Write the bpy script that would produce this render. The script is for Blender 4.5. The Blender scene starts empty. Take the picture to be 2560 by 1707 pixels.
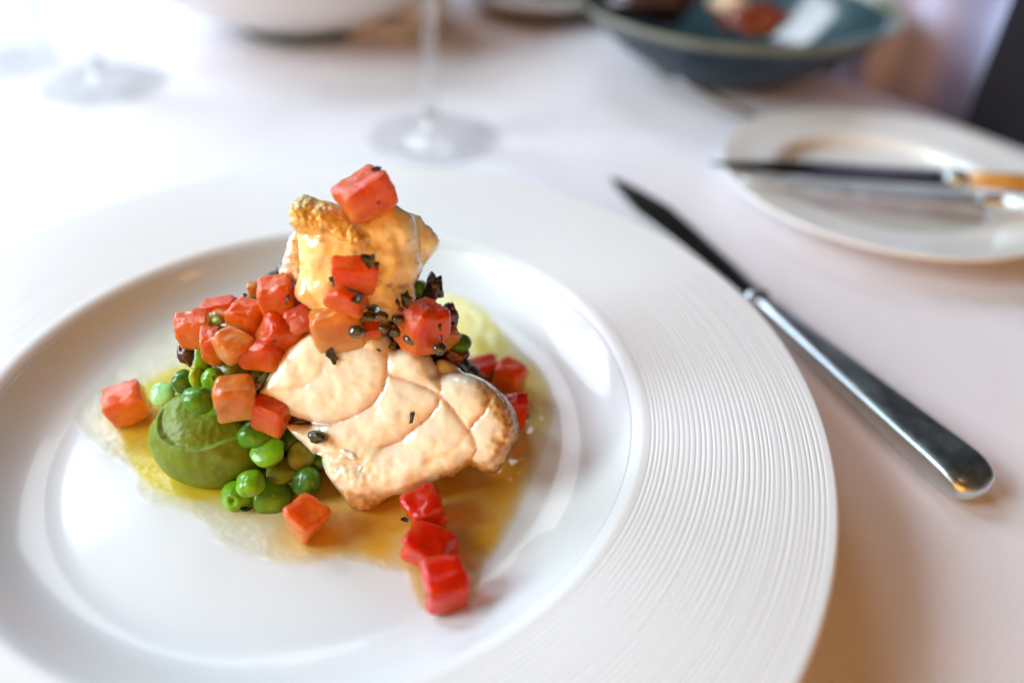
import bpy, math, random
import numpy as np
from mathutils import Vector, Matrix, noise, geometry
from math import pi, sin, cos, radians as R

random.seed(7)
sc = bpy.context.scene
COL = sc.collection

# ------------------------------------------------------------------ camera
F, H, PT, RO = 1900.0, 0.1785, 0.67054, 0.03225     # focal length in px of a 2560 wide frame, height, pitch, roll
cam_d = bpy.data.cameras.new('camera')
cam = bpy.data.objects.new('camera', cam_d); COL.objects.link(cam)
_fw = Vector((0, cos(PT), -sin(PT))); _up0 = Vector((0, sin(PT), cos(PT))); _x0 = Vector((1, 0, 0))
_rt = _x0 * cos(RO) + _up0 * sin(RO); _up = -_x0 * sin(RO) + _up0 * cos(RO)
cam.matrix_world = Matrix(((_rt.x, _up.x, -_fw.x, 0), (_rt.y, _up.y, -_fw.y, 0), (_rt.z, _up.z, -_fw.z, H), (0, 0, 0, 1)))
cam_d.sensor_width = 36.0
cam_d.lens = F / 2560 * 36
cam_d.clip_start = 0.01; cam_d.clip_end = 30
cam_d.dof.use_dof = True
cam_d.dof.focus_distance = 0.212
cam_d.dof.aperture_fstop = 3.0
cam_d.dof.aperture_blades = 0
sc.camera = cam
sc.cycles.use_denoising = True
try:
    sc.cycles.denoiser = 'OPENIMAGEDENOISE'
except Exception:
    pass
sc.cycles.max_bounces = 10
sc.cycles.transmission_bounces = 8
sc.cycles.transparent_max_bounces = 12
sc.cycles.sample_clamp_indirect = 6

# ------------------------------------------------------------------ light
world = bpy.data.worlds.new('World'); sc.world = world; world.use_nodes = True
bg = world.node_tree.nodes['Background']
bg.inputs['Color'].default_value = (0.24, 0.31, 0.33, 1); bg.inputs['Strength'].default_value = 0.05
sc.view_settings.view_transform = 'Standard'; sc.view_settings.look = 'None'
sc.view_settings.exposure = 0.08; sc.view_settings.gamma = 1.0

def area(name, loc, aim, sx, sy, power, color, shape='RECTANGLE'):
    l = bpy.data.lights.new(name, 'AREA'); l.shape = shape; l.size = sx; l.size_y = sy
    l.energy = power; l.color = color
    o = bpy.data.objects.new(name, l); COL.objects.link(o)
    o.location = loc
    o.rotation_euler = (Vector(aim) - Vector(loc)).to_track_quat('-Z', 'Y').to_euler()
    return o
# daylight windows behind the table on the left, and beside it
area('window_light', (-1.06, 0.86, 0.72), (-0.02, 0.2, 0), 0.5, 0.8, 15.5, (0.69, 0.83, 1.0))
area('window_light', (-0.30, 1.40, 1.0), (-0.02, 0.2, 0), 0.5, 0.6, 6.0, (0.80, 0.86, 0.94))
area('window_light', (-0.98, -0.02, 0.56), (-0.02, 0.2, 0), 0.5, 0.6, 17.0, (0.72, 0.89, 0.93))
# warm low front fills added to brighten the food; then dining room ceiling lamps
area('front_fill', (0.30, -0.80, 0.34), (-0.02, 0.2, 0.02), 0.8, 0.8, 4.2, (1.0, 0.42, 0.05), 'DISK')
area('front_fill', (-0.35, -0.75, 0.40), (-0.02, 0.2, 0.02), 0.8, 0.8, 3.4, (1.0, 0.48, 0.12), 'DISK')
area('ceiling_lamp', (0.75, -0.15, 1.25), (-0.02, 0.2, 0), 0.16, 0.16, 0.5, (1.0, 0.47, 0.13), 'DISK')
area('ceiling_lamp', (0.15, -0.75, 1.2), (-0.02, 0.2, 0), 0.16, 0.16, 0.5, (1.0, 0.47, 0.13), 'DISK')

# ------------------------------------------------------------------ geometry helpers
def ray(px, py):
    x = (px - 1280) / F; y = -(py - 853.5) / F
    c, s = cos(RO), sin(RO); x, y = c * x - s * y, s * x + c * y
    return Vector((x, cos(PT) + y * sin(PT), -sin(PT) + y * cos(PT)))
CP = Vector((0, 0, H))
def at_z(px, py, z):
    d = ray(px, py); return CP + d * ((z - H) / d.z)
def at_y(px, py, y):
    d = ray(px, py); return CP + d * (y / d.y)
def at_plane(px, py, P, N):
    d = ray(px, py); return CP + d * ((P - CP).dot(N) / d.dot(N))
def depth(p): return (p - CP).dot(_fw)
def m_of(px_len, p): return px_len * depth(p) / F      # a length in photo pixels at point p, in metres

def tag(o, label, cat, group=None, kind=None):
    if label: o['label'] = label
    if cat: o['category'] = cat
    if group: o['group'] = group
    if kind: o['kind'] = kind
    return o
def mk(name, verts, faces, mat, parent=None, smooth=True, loc=None):
    me = bpy.data.meshes.new(name)
    me.from_pydata([tuple(v) for v in verts], [], faces); me.update()
    if smooth: me.polygons.foreach_set('use_smooth', [True] * len(me.polygons))
    if mat: me.materials.append(mat)
    o = bpy.data.objects.new(name, me); COL.objects.link(o)
    if loc is not None: o.location = loc
    if parent: o.parent = parent
    return o
def empty(name, loc, rz=0):
    o = bpy.data.objects.new(name, None); COL.objects.link(o)
    o.empty_display_size = 0.01; o.location = loc; o.rotation_euler = (0, 0, rz); return o
def lathe(prof, seg, cap0=False, cap1=False, wob=None):
    V = []; Fc = []
    n = len(prof)
    for i in range(seg):
        a = 2 * pi * i / seg
        for (r, z) in prof: V.append((r * cos(a), r * sin(a), z))
    for i in range(seg):
        j = (i + 1) % seg
        for k in range(n - 1):
            Fc.append((i * n + k, j * n + k, j * n + k + 1, i * n + k + 1))
    if cap0:
        V.append((0, 0, prof[0][1])); c = len(V) - 1
        for i in range(seg): Fc.append((c, ((i + 1) % seg) * n, i * n))
    if cap1:
        V.append((0, 0, prof[-1][1])); c = len(V) - 1
        for i in range(seg): Fc.append((c, i * n + n - 1, ((i + 1) % seg) * n + n - 1))
    return V, Fc
def smooth_prof(pts, per=6):
    out = []
    n = len(pts)
    for i in range(n - 1):
        p0 = pts[max(i - 1, 0)]; p1 = pts[i]; p2 = pts[i + 1]; p3 = pts[min(i + 2, n - 1)]
        for k in range(per):
            t = k / per
            out.append(tuple(0.5 * (2 * p1[a] + (p2[a] - p0[a]) * t + (2 * p0[a] - 5 * p1[a] + 4 * p2[a] - p3[a]) * t * t
                       + (-p0[a] + 3 * p1[a] - 3 * p2[a] + p3[a]) * t ** 3) for a in range(len(p1))))
    out.append(tuple(pts[-1])); return out
def nz(p, s, seed=0.0):
    return noise.noise(Vector((p[0] * s + seed * 7.31, p[1] * s - seed * 3.17, p[2] * s + seed)))

# ------------------------------------------------------------------ materials
def mat(name):
    m = bpy.data.materials.new(name); m.use_nodes = True
    nt = m.node_tree; return m, nt, nt.nodes['Principled BSDF']
def N(nt, t, **kw):
    n = nt.nodes.new(t)
    for k, v in kw.items(): setattr(n, k, v)
    return n
def coords(nt, kind='Object'):
    tc = N(nt, 'ShaderNodeTexCoord'); return tc.outputs[kind]
def noise_tex(nt, co, scale, detail=4, rough=0.55, dist=0.0):
    n = N(nt, 'ShaderNodeTexNoise'); n.inputs['Scale'].default_value = scale; n.inputs['Detail'].default_value = detail
    n.inputs['Roughness'].default_value = rough; n.inputs['Distortion'].default_value = dist
    nt.links.new(co, n.inputs['Vector']); return n.outputs['Fac']
def ramp(nt, fac, stops):
    r = N(nt, 'ShaderNodeValToRGB'); el = r.color_ramp.elements
    while len(el) < len(stops): el.new(0.5)
    for e, (p, c) in zip(el, stops): e.position = p; e.color = (*c, 1)
    nt.links.new(fac, r.inputs['Fac']); return r.outputs['Color']
def mixc(nt, fac, a, b, mode='MIX'):
    m = N(nt, 'ShaderNodeMix', data_type='RGBA', blend_type=mode)
    for i, v in ((0, fac), (6, a), (7, b)):
        if isinstance(v, (int, float)): m.inputs[i].default_value = v
        elif isinstance(v, tuple): m.inputs[i].default_value = (*v, 1)
        else: nt.links.new(v, m.inputs[i])
    return m.outputs[2]
def math_n(nt, op, a, b=0.0):
    m = N(nt, 'ShaderNodeMath', operation=op)
    for i, v in ((0, a), (1, b)):
        if isinstance(v, (int, float)): m.inputs[i].default_value = v
        else: nt.links.new(v, m.inputs[i])
    return m.outputs[0]
def bump(nt, b, h, strength, dist, prev=None):
    n = N(nt, 'ShaderNodeBump'); n.inputs['Distance'].default_value = dist
    if isinstance(strength, (int, float)): n.inputs['Strength'].default_value = strength
    else: nt.links.new(strength, n.inputs['Strength'])
    nt.links.new(h, n.inputs['Height'])
    if prev is not None: nt.links.new(prev, n.inputs['Normal'])
    if b is not None: nt.links.new(n.outputs['Normal'], b.inputs['Normal'])
    return n.outputs['Normal']
def setp(b, **kw):
    names = dict(col='Base Color', rough='Roughness', metal='Metallic', sss='Subsurface Weight', sscale='Subsurface Scale',
                 srad='Subsurface Radius', coat='Coat Weight', crough='Coat Roughness', spec='Specular IOR Level', ior='IOR',
                 trans='Transmission Weight', sheen='Sheen Weight')
    for k, v in kw.items():
        i = b.inputs[names[k]]
        if k == 'col': i.default_value = (*v, 1)
        else: i.default_value = v

def simple(name, col, rough=0.5, vary=0.12, scale=60, bumpd=0.0, bscale=400, **kw):
    m, nt, b = mat(name); co = coords(nt)
    f = noise_tex(nt, co, scale, 4)
    dark = tuple(c * (1 - vary) for c in col); lite = tuple(min(1, c * (1 + vary)) for c in col)
    nt.links.new(ramp(nt, f, [(0.3, dark), (0.7, lite)]), b.inputs['Base Color'])
    setp(b, rough=rough, **kw)
    if bumpd: bump(nt, b, noise_tex(nt, co, bscale, 5), 1.0, bumpd)
    return m

# porcelain
def porcelain(name, col, rough, coat, wob=0.5):
    m, nt, b = mat(name); co = coords(nt)
    f = noise_tex(nt, co, 18, 3)
    nt.links.new(ramp(nt, f, [(0.3, tuple(c * 0.985 for c in col)), (0.7, col)]), b.inputs['Base Color'])
    setp(b, rough=rough, coat=coat, crough=0.06, sss=0.15, sscale=0.002)
    b.inputs['Subsurface Radius'].default_value = (1, 0.9, 0.8)
    if wob: bump(nt, b, noise_tex(nt, co, 60, 2), wob, 0.00010)
    return m
M_RIM = porcelain('satin_porcelain', (0.74, 0.72, 0.73), 0.42, 0.12, 0)
M_WELL = porcelain('glazed_porcelain', (0.72, 0.715, 0.73), 0.34, 0.40, 0.25)
M_SIDE = porcelain('side_plate_porcelain', (0.80, 0.77, 0.75), 0.25, 0.35)

# woven tablecloth
M_CLOTH, nt, b = mat('white_linen')
co = coords(nt)
w1 = N(nt, 'ShaderNodeTexWave', wave_type='BANDS', bands_direction='X'); w1.inputs['Scale'].default_value = 620
w1.inputs['Distortion'].default_value = 1.5; w1.inputs['Detail'].default_value = 2; w1.inputs['Detail Scale'].default_value = 0.4
w2 = N(nt, 'ShaderNodeTexWave', wave_type='BANDS', bands_direction='Y'); w2.inputs['Scale'].default_value = 560
w2.inputs['Distortion'].default_value = 1.5; w2.inputs['Detail'].default_value = 2; w2.inputs['Detail Scale'].default_value = 0.4
rot = N(nt, 'ShaderNodeMapping'); rot.inputs['Rotation'].default_value = (0, 0, R(-14)); nt.links.new(co, rot.inputs['Vector'])
nt.links.new(rot.outputs[0], w1.inputs['Vector']); nt.links.new(rot.outputs[0], w2.inputs['Vector'])
wv = math_n(nt, 'ADD', w1.outputs['Fac'], w2.outputs['Fac'])
fz = noise_tex(nt, co, 1400, 3)
n1 = bump(nt, None, math_n(nt, 'ADD', wv, fz), 0.6, 0.00017)
bump(nt, b, noise_tex(nt, co, 14, 3), 0.6, 0.003, n1)
nt.links.new(mixc(nt, math_n(nt, 'MULTIPLY', wv, 0.35), (0.865, 0.81, 0.87), (0.93, 0.885, 0.94)), b.inputs['Base Color'])
setp(b, rough=0.85, sheen=0.15, spec=0.25)

# steel
def steel(name, col, rough, scratch=0.00002):
    m, nt, b = mat(name); co = coords(nt)
    mp = N(nt, 'ShaderNodeMapping'); mp.inputs['Scale'].default_value = (40, 500, 500); nt.links.new(co, mp.inputs['Vector'])
    f = noise_tex(nt, mp.outputs[0], 2.0, 6)
    f2 = noise_tex(nt, co, 160, 5)
    nt.links.new(ramp(nt, f2, [(0.3, tuple(c * 0.88 for c in col)), (0.7, col)]), b.inputs['Base Color'])
    rr = N(nt, 'ShaderNodeMapRange'); rr.inputs['To Min'].default_value = rough * 0.7; rr.inputs['To Max'].default_value = rough * 1.8
    nt.links.new(f2, rr.inputs['Value']); nt.links.new(rr.outputs[0], b.inputs['Roughness'])
    setp(b, metal=1.0); bump(nt, b, f, 0.3, scratch); return m
M_STEEL = steel('polished_steel', (0.66, 0.72, 0.74), 0.28, 0.00008)
M_BRUSHED = steel('brushed_steel', (0.85, 0.88, 0.88), 0.42)
M_BLADE = steel('blade_steel', (0.30, 0.28, 0.27), 0.16)
M_BLACKBLADE = steel('dark_blade_steel', (0.10, 0.10, 0.11), 0.2)
M_AMBER = simple('amber_handle', (0.55, 0.24, 0.03), 0.25, 0.2, 120, coat=0.5)

# glass
M_GLASS = bpy.data.materials.new('clear_glass'); M_GLASS.use_nodes = True
nt = M_GLASS.node_tree; nt.nodes.clear(); out = N(nt, 'ShaderNodeOutputMaterial'); co = coords(nt)
tr = N(nt, 'ShaderNodeBsdfTransparent'); tr.inputs['Color'].default_value = (0.992, 0.997, 0.997, 1)
gs = N(nt, 'ShaderNodeBsdfGlass'); gs.inputs['IOR'].default_value = 1.47; gs.inputs['Color'].default_value = (0.98, 0.99, 0.99, 1)
gl = N(nt, 'ShaderNodeBsdfGlossy'); gl.inputs['Roughness'].default_value = 0.02
nb = bump(nt, None, noise_tex(nt, co, 30, 2), 0.2, 0.0002); nt.links.new(nb, gs.inputs['Normal']); nt.links.new(nb, gl.inputs['Normal'])
lw = N(nt, 'ShaderNodeLayerWeight'); lw.inputs['Blend'].default_value = 0.5
fa = math_n(nt, 'ADD', math_n(nt, 'MULTIPLY', math_n(nt, 'POWER', lw.outputs['Facing'], 4.0), 0.12), 0.07)
m1 = N(nt, 'ShaderNodeMixShader'); nt.links.new(fa, m1.inputs[0]); nt.links.new(tr.outputs[0], m1.inputs[1]); nt.links.new(gl.outputs[0], m1.inputs[2])
m2 = N(nt, 'ShaderNodeMixShader'); m2.inputs[0].default_value = 0.09; nt.links.new(m1.outputs[0], m2.inputs[1]); nt.links.new(gs.outputs[0], m2.inputs[2])
nt.links.new(m2.outputs[0], out.inputs['Surface'])

M_STEM = M_GLASS.copy(); M_STEM.name = 'clear_stem_glass'
for n_ in M_STEM.node_tree.nodes:
    if n_.type == 'MIX_SHADER' and not n_.inputs[0].is_linked: n_.inputs[0].default_value = 0.75
M_BOWL = simple('blue_grey_stoneware', (0.010, 0.030, 0.052), 0.38, 0.3, 30, 0.0002, 60, spec=0.3)
M_BOWLIN = simple('pale_teal_glaze', (0.042, 0.085, 0.10), 0.2, 0.25, 30, 0.0002, 60, coat=1.0, crough=0.06)
M_BOWLRIM = simple('bronze_green_glaze', (0.16, 0.17, 0.11), 0.3, 0.3, 60, coat=0.4)
M_WOOD = simple('dark_floor', (0.03, 0.02, 0.018), 0.6, 0.4, 6)
M_PINK = simple('mauve_cloth', (0.60, 0.58, 0.80), 0.85, 0.1, 30, 0.0006, 60, sheen=0.3)
M_NAVY = simple('navy_cloth_and_shade', (0.006, 0.008, 0.02), 0.8, 0.3, 30)
M_WHITEC = porcelain('serving_porcelain', (0.74, 0.72, 0.72), 0.25, 0.4)
M_FOOTSHADE = simple('green_foot_shade', (0.04, 0.08, 0.05), 0.35, 0.3, 60)  # dark green foot colour stands in for the shade under the serving bowl
M_BREAD = simple('crusty_bread', (0.55, 0.26, 0.08), 0.7, 0.35, 60, 0.001, 150)
M_BLACK = simple('black_gloss', (0.006, 0.006, 0.007), 0.2, 0.2, 40)
M_RAGU = simple('red_brown_meat', (0.22, 0.045, 0.02), 0.3, 0.6, 90, 0.0015, 120, coat=0.5)
M_CREAM = simple('cream_dumpling', (0.75, 0.58, 0.42), 0.4, 0.2, 60, 0.0008, 100, coat=0.4)

# food
def tomato_mat(name, red, pale, skin=0.0, wrinkle=1.0):
    m, nt, b = mat(name); co = coords(nt); gen = coords(nt, 'Generated')
    oi = N(nt, 'ShaderNodeObjectInfo')
    ad = N(nt, 'ShaderNodeVectorMath', operation='ADD'); sc_ = N(nt, 'ShaderNodeVectorMath', operation='SCALE')
    nt.links.new(oi.outputs['Location'], sc_.inputs[0]); sc_.inputs['Scale'].default_value = 9.0
    nt.links.new(co, ad.inputs[0]); nt.links.new(sc_.outputs[0], ad.inputs[1]); v = ad.outputs[0]
    f = noise_tex(nt, v, 150, 5, 0.62, 0.8)
    mp = N(nt, 'ShaderNodeMapping'); mp.inputs['Scale'].default_value = (1.0, 1.0, 0.18); nt.links.new(v, mp.inputs['Vector'])
    fib = noise_tex(nt, mp.outputs[0], 900, 4, 0.6, 0.3)                    # fine fibres of the flesh
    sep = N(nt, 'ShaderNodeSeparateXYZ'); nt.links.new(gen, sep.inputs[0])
    # redder top, paler orange base: light glowing through from below, put into the colour
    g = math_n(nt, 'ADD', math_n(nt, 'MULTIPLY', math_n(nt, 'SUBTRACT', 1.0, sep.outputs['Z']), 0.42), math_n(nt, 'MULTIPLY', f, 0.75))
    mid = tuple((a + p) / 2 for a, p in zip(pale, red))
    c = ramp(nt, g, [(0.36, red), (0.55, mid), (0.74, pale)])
    c = mixc(nt, math_n(nt, 'MULTIPLY', ramp(nt, fib, [(0.42, (0, 0, 0)), (0.70, (1, 1, 1))]), 0.18), c, tuple(min(1, x * 1.1 + 0.02) for x in pale))
    nt.links.new(c, b.inputs['Base Color'])
    setp(b, rough=0.16, sss=0.85, sscale=0.0040, coat=1.0, crough=0.04, ior=1.25, spec=0.5, trans=0.45)
    b.inputs['Coat IOR'].default_value = 1.34
    b.inputs['Subsurface Radius'].default_value = (1.0, 0.30, 0.10)
    n1 = bump(nt, None, noise_tex(nt, v, 330, 5, 0.65, 1.4), 0.35 * wrinkle, 0.0012)
    n2 = bump(nt, None, fib, 0.15 * wrinkle, 0.0002, n1)
    n3 = bump(nt, b, noise_tex(nt, v, 1300, 4, 0.7), 0.25 * wrinkle, 0.00020, n2)
    nt.links.new(n1, b.inputs['Coat Normal'])
    return m
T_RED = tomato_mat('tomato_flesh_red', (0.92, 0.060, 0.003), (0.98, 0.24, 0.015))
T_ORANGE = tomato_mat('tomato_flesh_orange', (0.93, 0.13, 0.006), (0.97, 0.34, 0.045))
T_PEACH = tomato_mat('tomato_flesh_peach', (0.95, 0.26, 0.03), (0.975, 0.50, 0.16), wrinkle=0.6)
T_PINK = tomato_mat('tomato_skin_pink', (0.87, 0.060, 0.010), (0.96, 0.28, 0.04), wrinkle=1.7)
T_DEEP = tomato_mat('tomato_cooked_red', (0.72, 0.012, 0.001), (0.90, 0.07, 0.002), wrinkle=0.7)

def pea_mat(name, dark, lite, sheen=0.3):
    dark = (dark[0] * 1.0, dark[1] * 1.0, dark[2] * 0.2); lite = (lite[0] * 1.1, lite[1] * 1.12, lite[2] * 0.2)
    m, nt, b = mat(name); co = coords(nt)
    f = noise_tex(nt, co, 160, 3); c = ramp(nt, f, [(0.3, dark), (0.72, lite)])
    sp = noise_tex(nt, co, 1500, 2)
    c = mixc(nt, math_n(nt, 'MULTIPLY', sp, 0.25), c, tuple(x * 0.6 for x in dark))
    nt.links.new(c, b.inputs['Base Color'])
    setp(b, rough=0.38, sss=0.5, sscale=0.0014, coat=0.5, crough=0.12, ior=1.4, spec=0.35)
    b.inputs['Subsurface Radius'].default_value = (0.5, 1.0, 0.12)
    bump(nt, b, noise_tex(nt, co, 350, 4), 0.5, 0.00035)
    return m
P_BRIGHT = pea_mat('pea_bright', (0.10, 0.27, 0.012), (0.22, 0.46, 0.03))
P_GREEN = pea_mat('pea_green', (0.05, 0.17, 0.012), (0.12, 0.31, 0.02))
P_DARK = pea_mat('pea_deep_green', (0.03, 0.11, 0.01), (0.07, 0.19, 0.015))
P_OLIVE = pea_mat('pea_olive', (0.12, 0.12, 0.012), (0.22, 0.22, 0.03))
P_PALE = pea_mat('pea_pale', (0.20, 0.48, 0.8), (0.40, 0.72, 1.5))
P_YELLOW = pea_mat('pea_yellow', (0.26, 0.32, 0.02), (0.42, 0.50, 0.05))
M_CAPER = simple('caper_skin', (0.035, 0.030, 0.009), 0.24, 0.45, 260, 0.0003, 420, coat=0.8, crough=0.1, sss=0.15, sscale=0.001)
M_CAPER2 = simple('caper_skin_brown', (0.085, 0.045, 0.015), 0.22, 0.4, 260, 0.0003, 420, coat=0.8, crough=0.1, sss=0.15, sscale=0.001)
M_HERB = simple('wet_herb', (0.006, 0.008, 0.005), 0.30, 0.5, 500, 0.0001, 500, coat=0.25)
M_HERBG = simple('green_herb', (0.035, 0.06, 0.02), 0.25, 0.5, 500, 0.0003, 700, coat=0.6)
M_OLIVE = simple('dark_mushroom', (0.030, 0.010, 0.008), 0.25, 0.6, 200, 0.0008, 260, coat=0.6)
M_MAROON = simple('maroon_mushroom', (0.10, 0.018, 0.012), 0.3, 0.5, 200, 0.0008, 260, coat=0.5)
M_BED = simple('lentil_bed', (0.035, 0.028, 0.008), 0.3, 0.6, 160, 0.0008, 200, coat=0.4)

# colour-attribute driven flesh (fish, puree)
def attr_food(name, rough, sss, sscale, rad, bumps, coat=0.4, crough=0.12, mottle=0.18, mscale=220):
    m, nt, b = mat(name); co = coords(nt)
    at = N(nt, 'ShaderNodeAttribute', attribute_name='tint'); ac = N(nt, 'ShaderNodeAttribute', attribute_name='crust')
    f = noise_tex(nt, co, mscale, 6, 0.6, 0.5)
    c = mixc(nt, mottle, at.outputs['Color'], ramp(nt, f, [(0.3, (0.35, 0.25, 0.2)), (0.65, (1, 1, 1))]), 'MULTIPLY')
    f3 = noise_tex(nt, co, 420, 5, 0.65, 0.8)
    fleck = ramp(nt, f3, [(0.60, (0, 0, 0)), (0.70, (1, 1, 1))])
    c = mixc(nt, math_n(nt, 'MULTIPLY', fleck, math_n(nt, 'MULTIPLY', ac.outputs['Fac'], 0.55)), c, (0.22, 0.065, 0.012))
    nt.links.new(c, b.inputs['Base Color'])
    setp(b, rough=rough, sss=sss, sscale=sscale, coat=coat, crough=crough, ior=1.4)
    b.inputs['Subsurface Radius'].default_value = rad
    n = None
    for (s, st, d, det) in bumps: n = bump(nt, None, noise_tex(nt, co, s, det, 0.6, 0.4), st, d, n)
    vr = N(nt, 'ShaderNodeTexVoronoi', feature='SMOOTH_F1'); vr.inputs['Scale'].default_value = 650
    nt.links.new(co, vr.inputs['Vector'])
    n = bump(nt, None, math_n(nt, 'MULTIPLY', vr.outputs['Distance'], -1.0), ac.outputs['Fac'], 0.0011, n)
    nt.links.new(n, b.inputs['Normal']); nt.links.new(n, b.inputs['Coat Normal'])
    return m
M_FISH = attr_food('cooked_fish', 0.24, 0.8, 0.0018, (1.0, 0.62, 0.36), [(90, 0.08, 0.0004, 2), (600, 0.08, 0.0001, 3), (1500, 0.2, 0.00005, 3)], 0.9, 0.10, 0.05)
M_PUREE = attr_food('pea_puree', 0.46, 0.25, 0.001, (0.6, 1.0, 0.15), [(110, 0.3, 0.0007, 4), (800, 0.45, 0.00025, 4)], 0.05, 0.3, 0.25, 500)

# thin sauce: a tinted clear film, its thickness drives how strongly it colours what lies below
M_SAUCE = bpy.data.materials.new('butter_sauce'); M_SAUCE.use_nodes = True
nt = M_SAUCE.node_tree; nt.nodes.clear(); out = N(nt, 'ShaderNodeOutputMaterial')
at = N(nt, 'ShaderNodeAttribute', attribute_name='tint'); ath = N(nt, 'ShaderNodeAttribute', attribute_name='crust')
co = coords(nt)
tr = N(nt, 'ShaderNodeBsdfTransparent'); gl = N(nt, 'ShaderNodeBsdfGlossy'); gl.inputs['Roughness'].default_value = 0.06
df = N(nt, 'ShaderNodeBsdfDiffuse')
pw = N(nt, 'ShaderNodeMix', data_type='RGBA'); pw.inputs[6].default_value = (1, 1, 1, 1)
ff = noise_tex(nt, co, 90, 4, 0.6, 0.5)
th = math_n(nt, 'MULTIPLY', ath.outputs['Fac'], math_n(nt, 'ADD', math_n(nt, 'MULTIPLY', ff, 0.8), 0.6))
nt.links.new(th, pw.inputs[0]); nt.links.new(at.outputs['Color'], pw.inputs[7]); nt.links.new(pw.outputs[2], tr.inputs['Color'])
nt.links.new(at.outputs['Color'], df.inputs['Color'])
mx = N(nt, 'ShaderNodeMixShader'); nt.links.new(math_n(nt, 'MULTIPLY', ath.outputs['Fac'], 0.09), mx.inputs[0])
nt.links.new(tr.outputs[0], mx.inputs[1]); nt.links.new(df.outputs[0], mx.inputs[2])
fr = N(nt, 'ShaderNodeLayerWeight'); fr.inputs['Blend'].default_value = 0.5
facing = math_n(nt, 'ADD', math_n(nt, 'MULTIPLY', math_n(nt, 'POWER', fr.outputs['Facing'], 4.0), 0.6), 0.06)
facing = math_n(nt, 'MULTIPLY', facing, math_n(nt, 'MINIMUM', math_n(nt, 'MULTIPLY', ath.outputs['Fac'], 9.0), 1.0))
vb = N(nt, 'ShaderNodeTexVoronoi'); vb.inputs['Scale'].default_value = 420; nt.links.new(co, vb.inputs['Vector'])
nb = bump(nt, None, noise_tex(nt, co, 120, 3), 0.3, 0.0004)
foam = N(nt, 'ShaderNodeAttribute', attribute_name='foam')
nb = bump(nt, None, math_n(nt, 'MULTIPLY', noise_tex(nt, co, 520, 5, 0.7, 1.0), 1.0), foam.outputs['Fac'], 0.0010, nb)
nt.links.new(nb, gl.inputs['Normal']); nt.links.new(nb, fr.inputs['Normal']); nt.links.new(nb, df.inputs['Normal'])
mx2 = N(nt, 'ShaderNodeMixShader'); nt.links.new(facing, mx2.inputs[0]); nt.links.new(mx.outputs[0], mx2.inputs[1]); nt.links.new(gl.outputs[0], mx2.inputs[2])
nt.links.new(mx2.outputs[0], out.inputs['Surface'])

# ------------------------------------------------------------------ setting: floor, table, cloth
s = 6.0
tag(mk('floor', [(-s, -s, -0.75), (s, -s, -0.75), (s, s, -0.75), (-s, s, -0.75)], [(0, 1, 2, 3)], M_WOOD), None, None, kind='structure')
# table top polygon: right edge runs obliquely; cloth follows it and hangs down
E0 = Vector((0.224, 0.523, 0)); E1 = Vector((0.292, 0.418, 0)); ed = (E1 - E0).normalized(); en = Vector((-ed.y, ed.x, 0))
if en.x < 0: en = -en
def cloth_pt(u, v):      # u: distance inward from the edge (negative = hanging), v: along the edge
    base = E0 + ed * v
    if u >= 0:
        p = base - en * u
        z = 0.0006 * nz((p.x, p.y, 0), 9, 2) + 0.0004 * nz((p.x, p.y, 0), 30, 5)
        return Vector((p.x, p.y, min(z, 0.0005) - 0.0006))
    q = -u; rr = 0.008
    a = min(q / rr, pi / 2)
    p = base + en * (rr * sin(a) + 0.012 * max(q - rr * pi / 2, 0) / 0.3 * sin(v * 28 + sin(v * 9)))
    return Vector((p.x, p.y, -0.0006 - rr * (1 - cos(a)) - max(q - rr * pi / 2, 0)))
us = [-0.30, -0.25, -0.2, -0.15, -0.1, -0.06, -0.03, -0.0126, -0.0095, -0.006, -0.003, 0.0] + [0.01 + 0.012 * i for i in range(120)]
vs = [-1.1 + 0.014 * i for i in range(150)]
V = [cloth_pt(u, v) for v in vs for u in us]
nu = len(us); Fc = [(j * nu + i, j * nu + i + 1, (j + 1) * nu + i + 1, (j + 1) * nu + i) for j in range(len(vs) - 1) for i in range(nu - 1)]
tag(mk('tablecloth', V, Fc, M_CLOTH), 'white woven tablecloth under the whole place setting', 'tablecloth')
tb = [E0 + ed * v - en * u for (u, v) in ((0.004, -1.09), (0.004, 0.98), (1.42, 0.98), (1.42, -1.09))]
V = [(p.x, p.y, -0.004) for p in tb] + [(p.x, p.y, -0.03) for p in tb]
tag(mk('table', V, [(0, 1, 2, 3), (7, 6, 5, 4), (0, 4, 5, 1), (1, 5, 6, 2), (2, 6, 7, 3), (3, 7, 4, 0)], M_WOOD, smooth=False),
    'dining table hidden beneath the white tablecloth', 'table')

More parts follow.
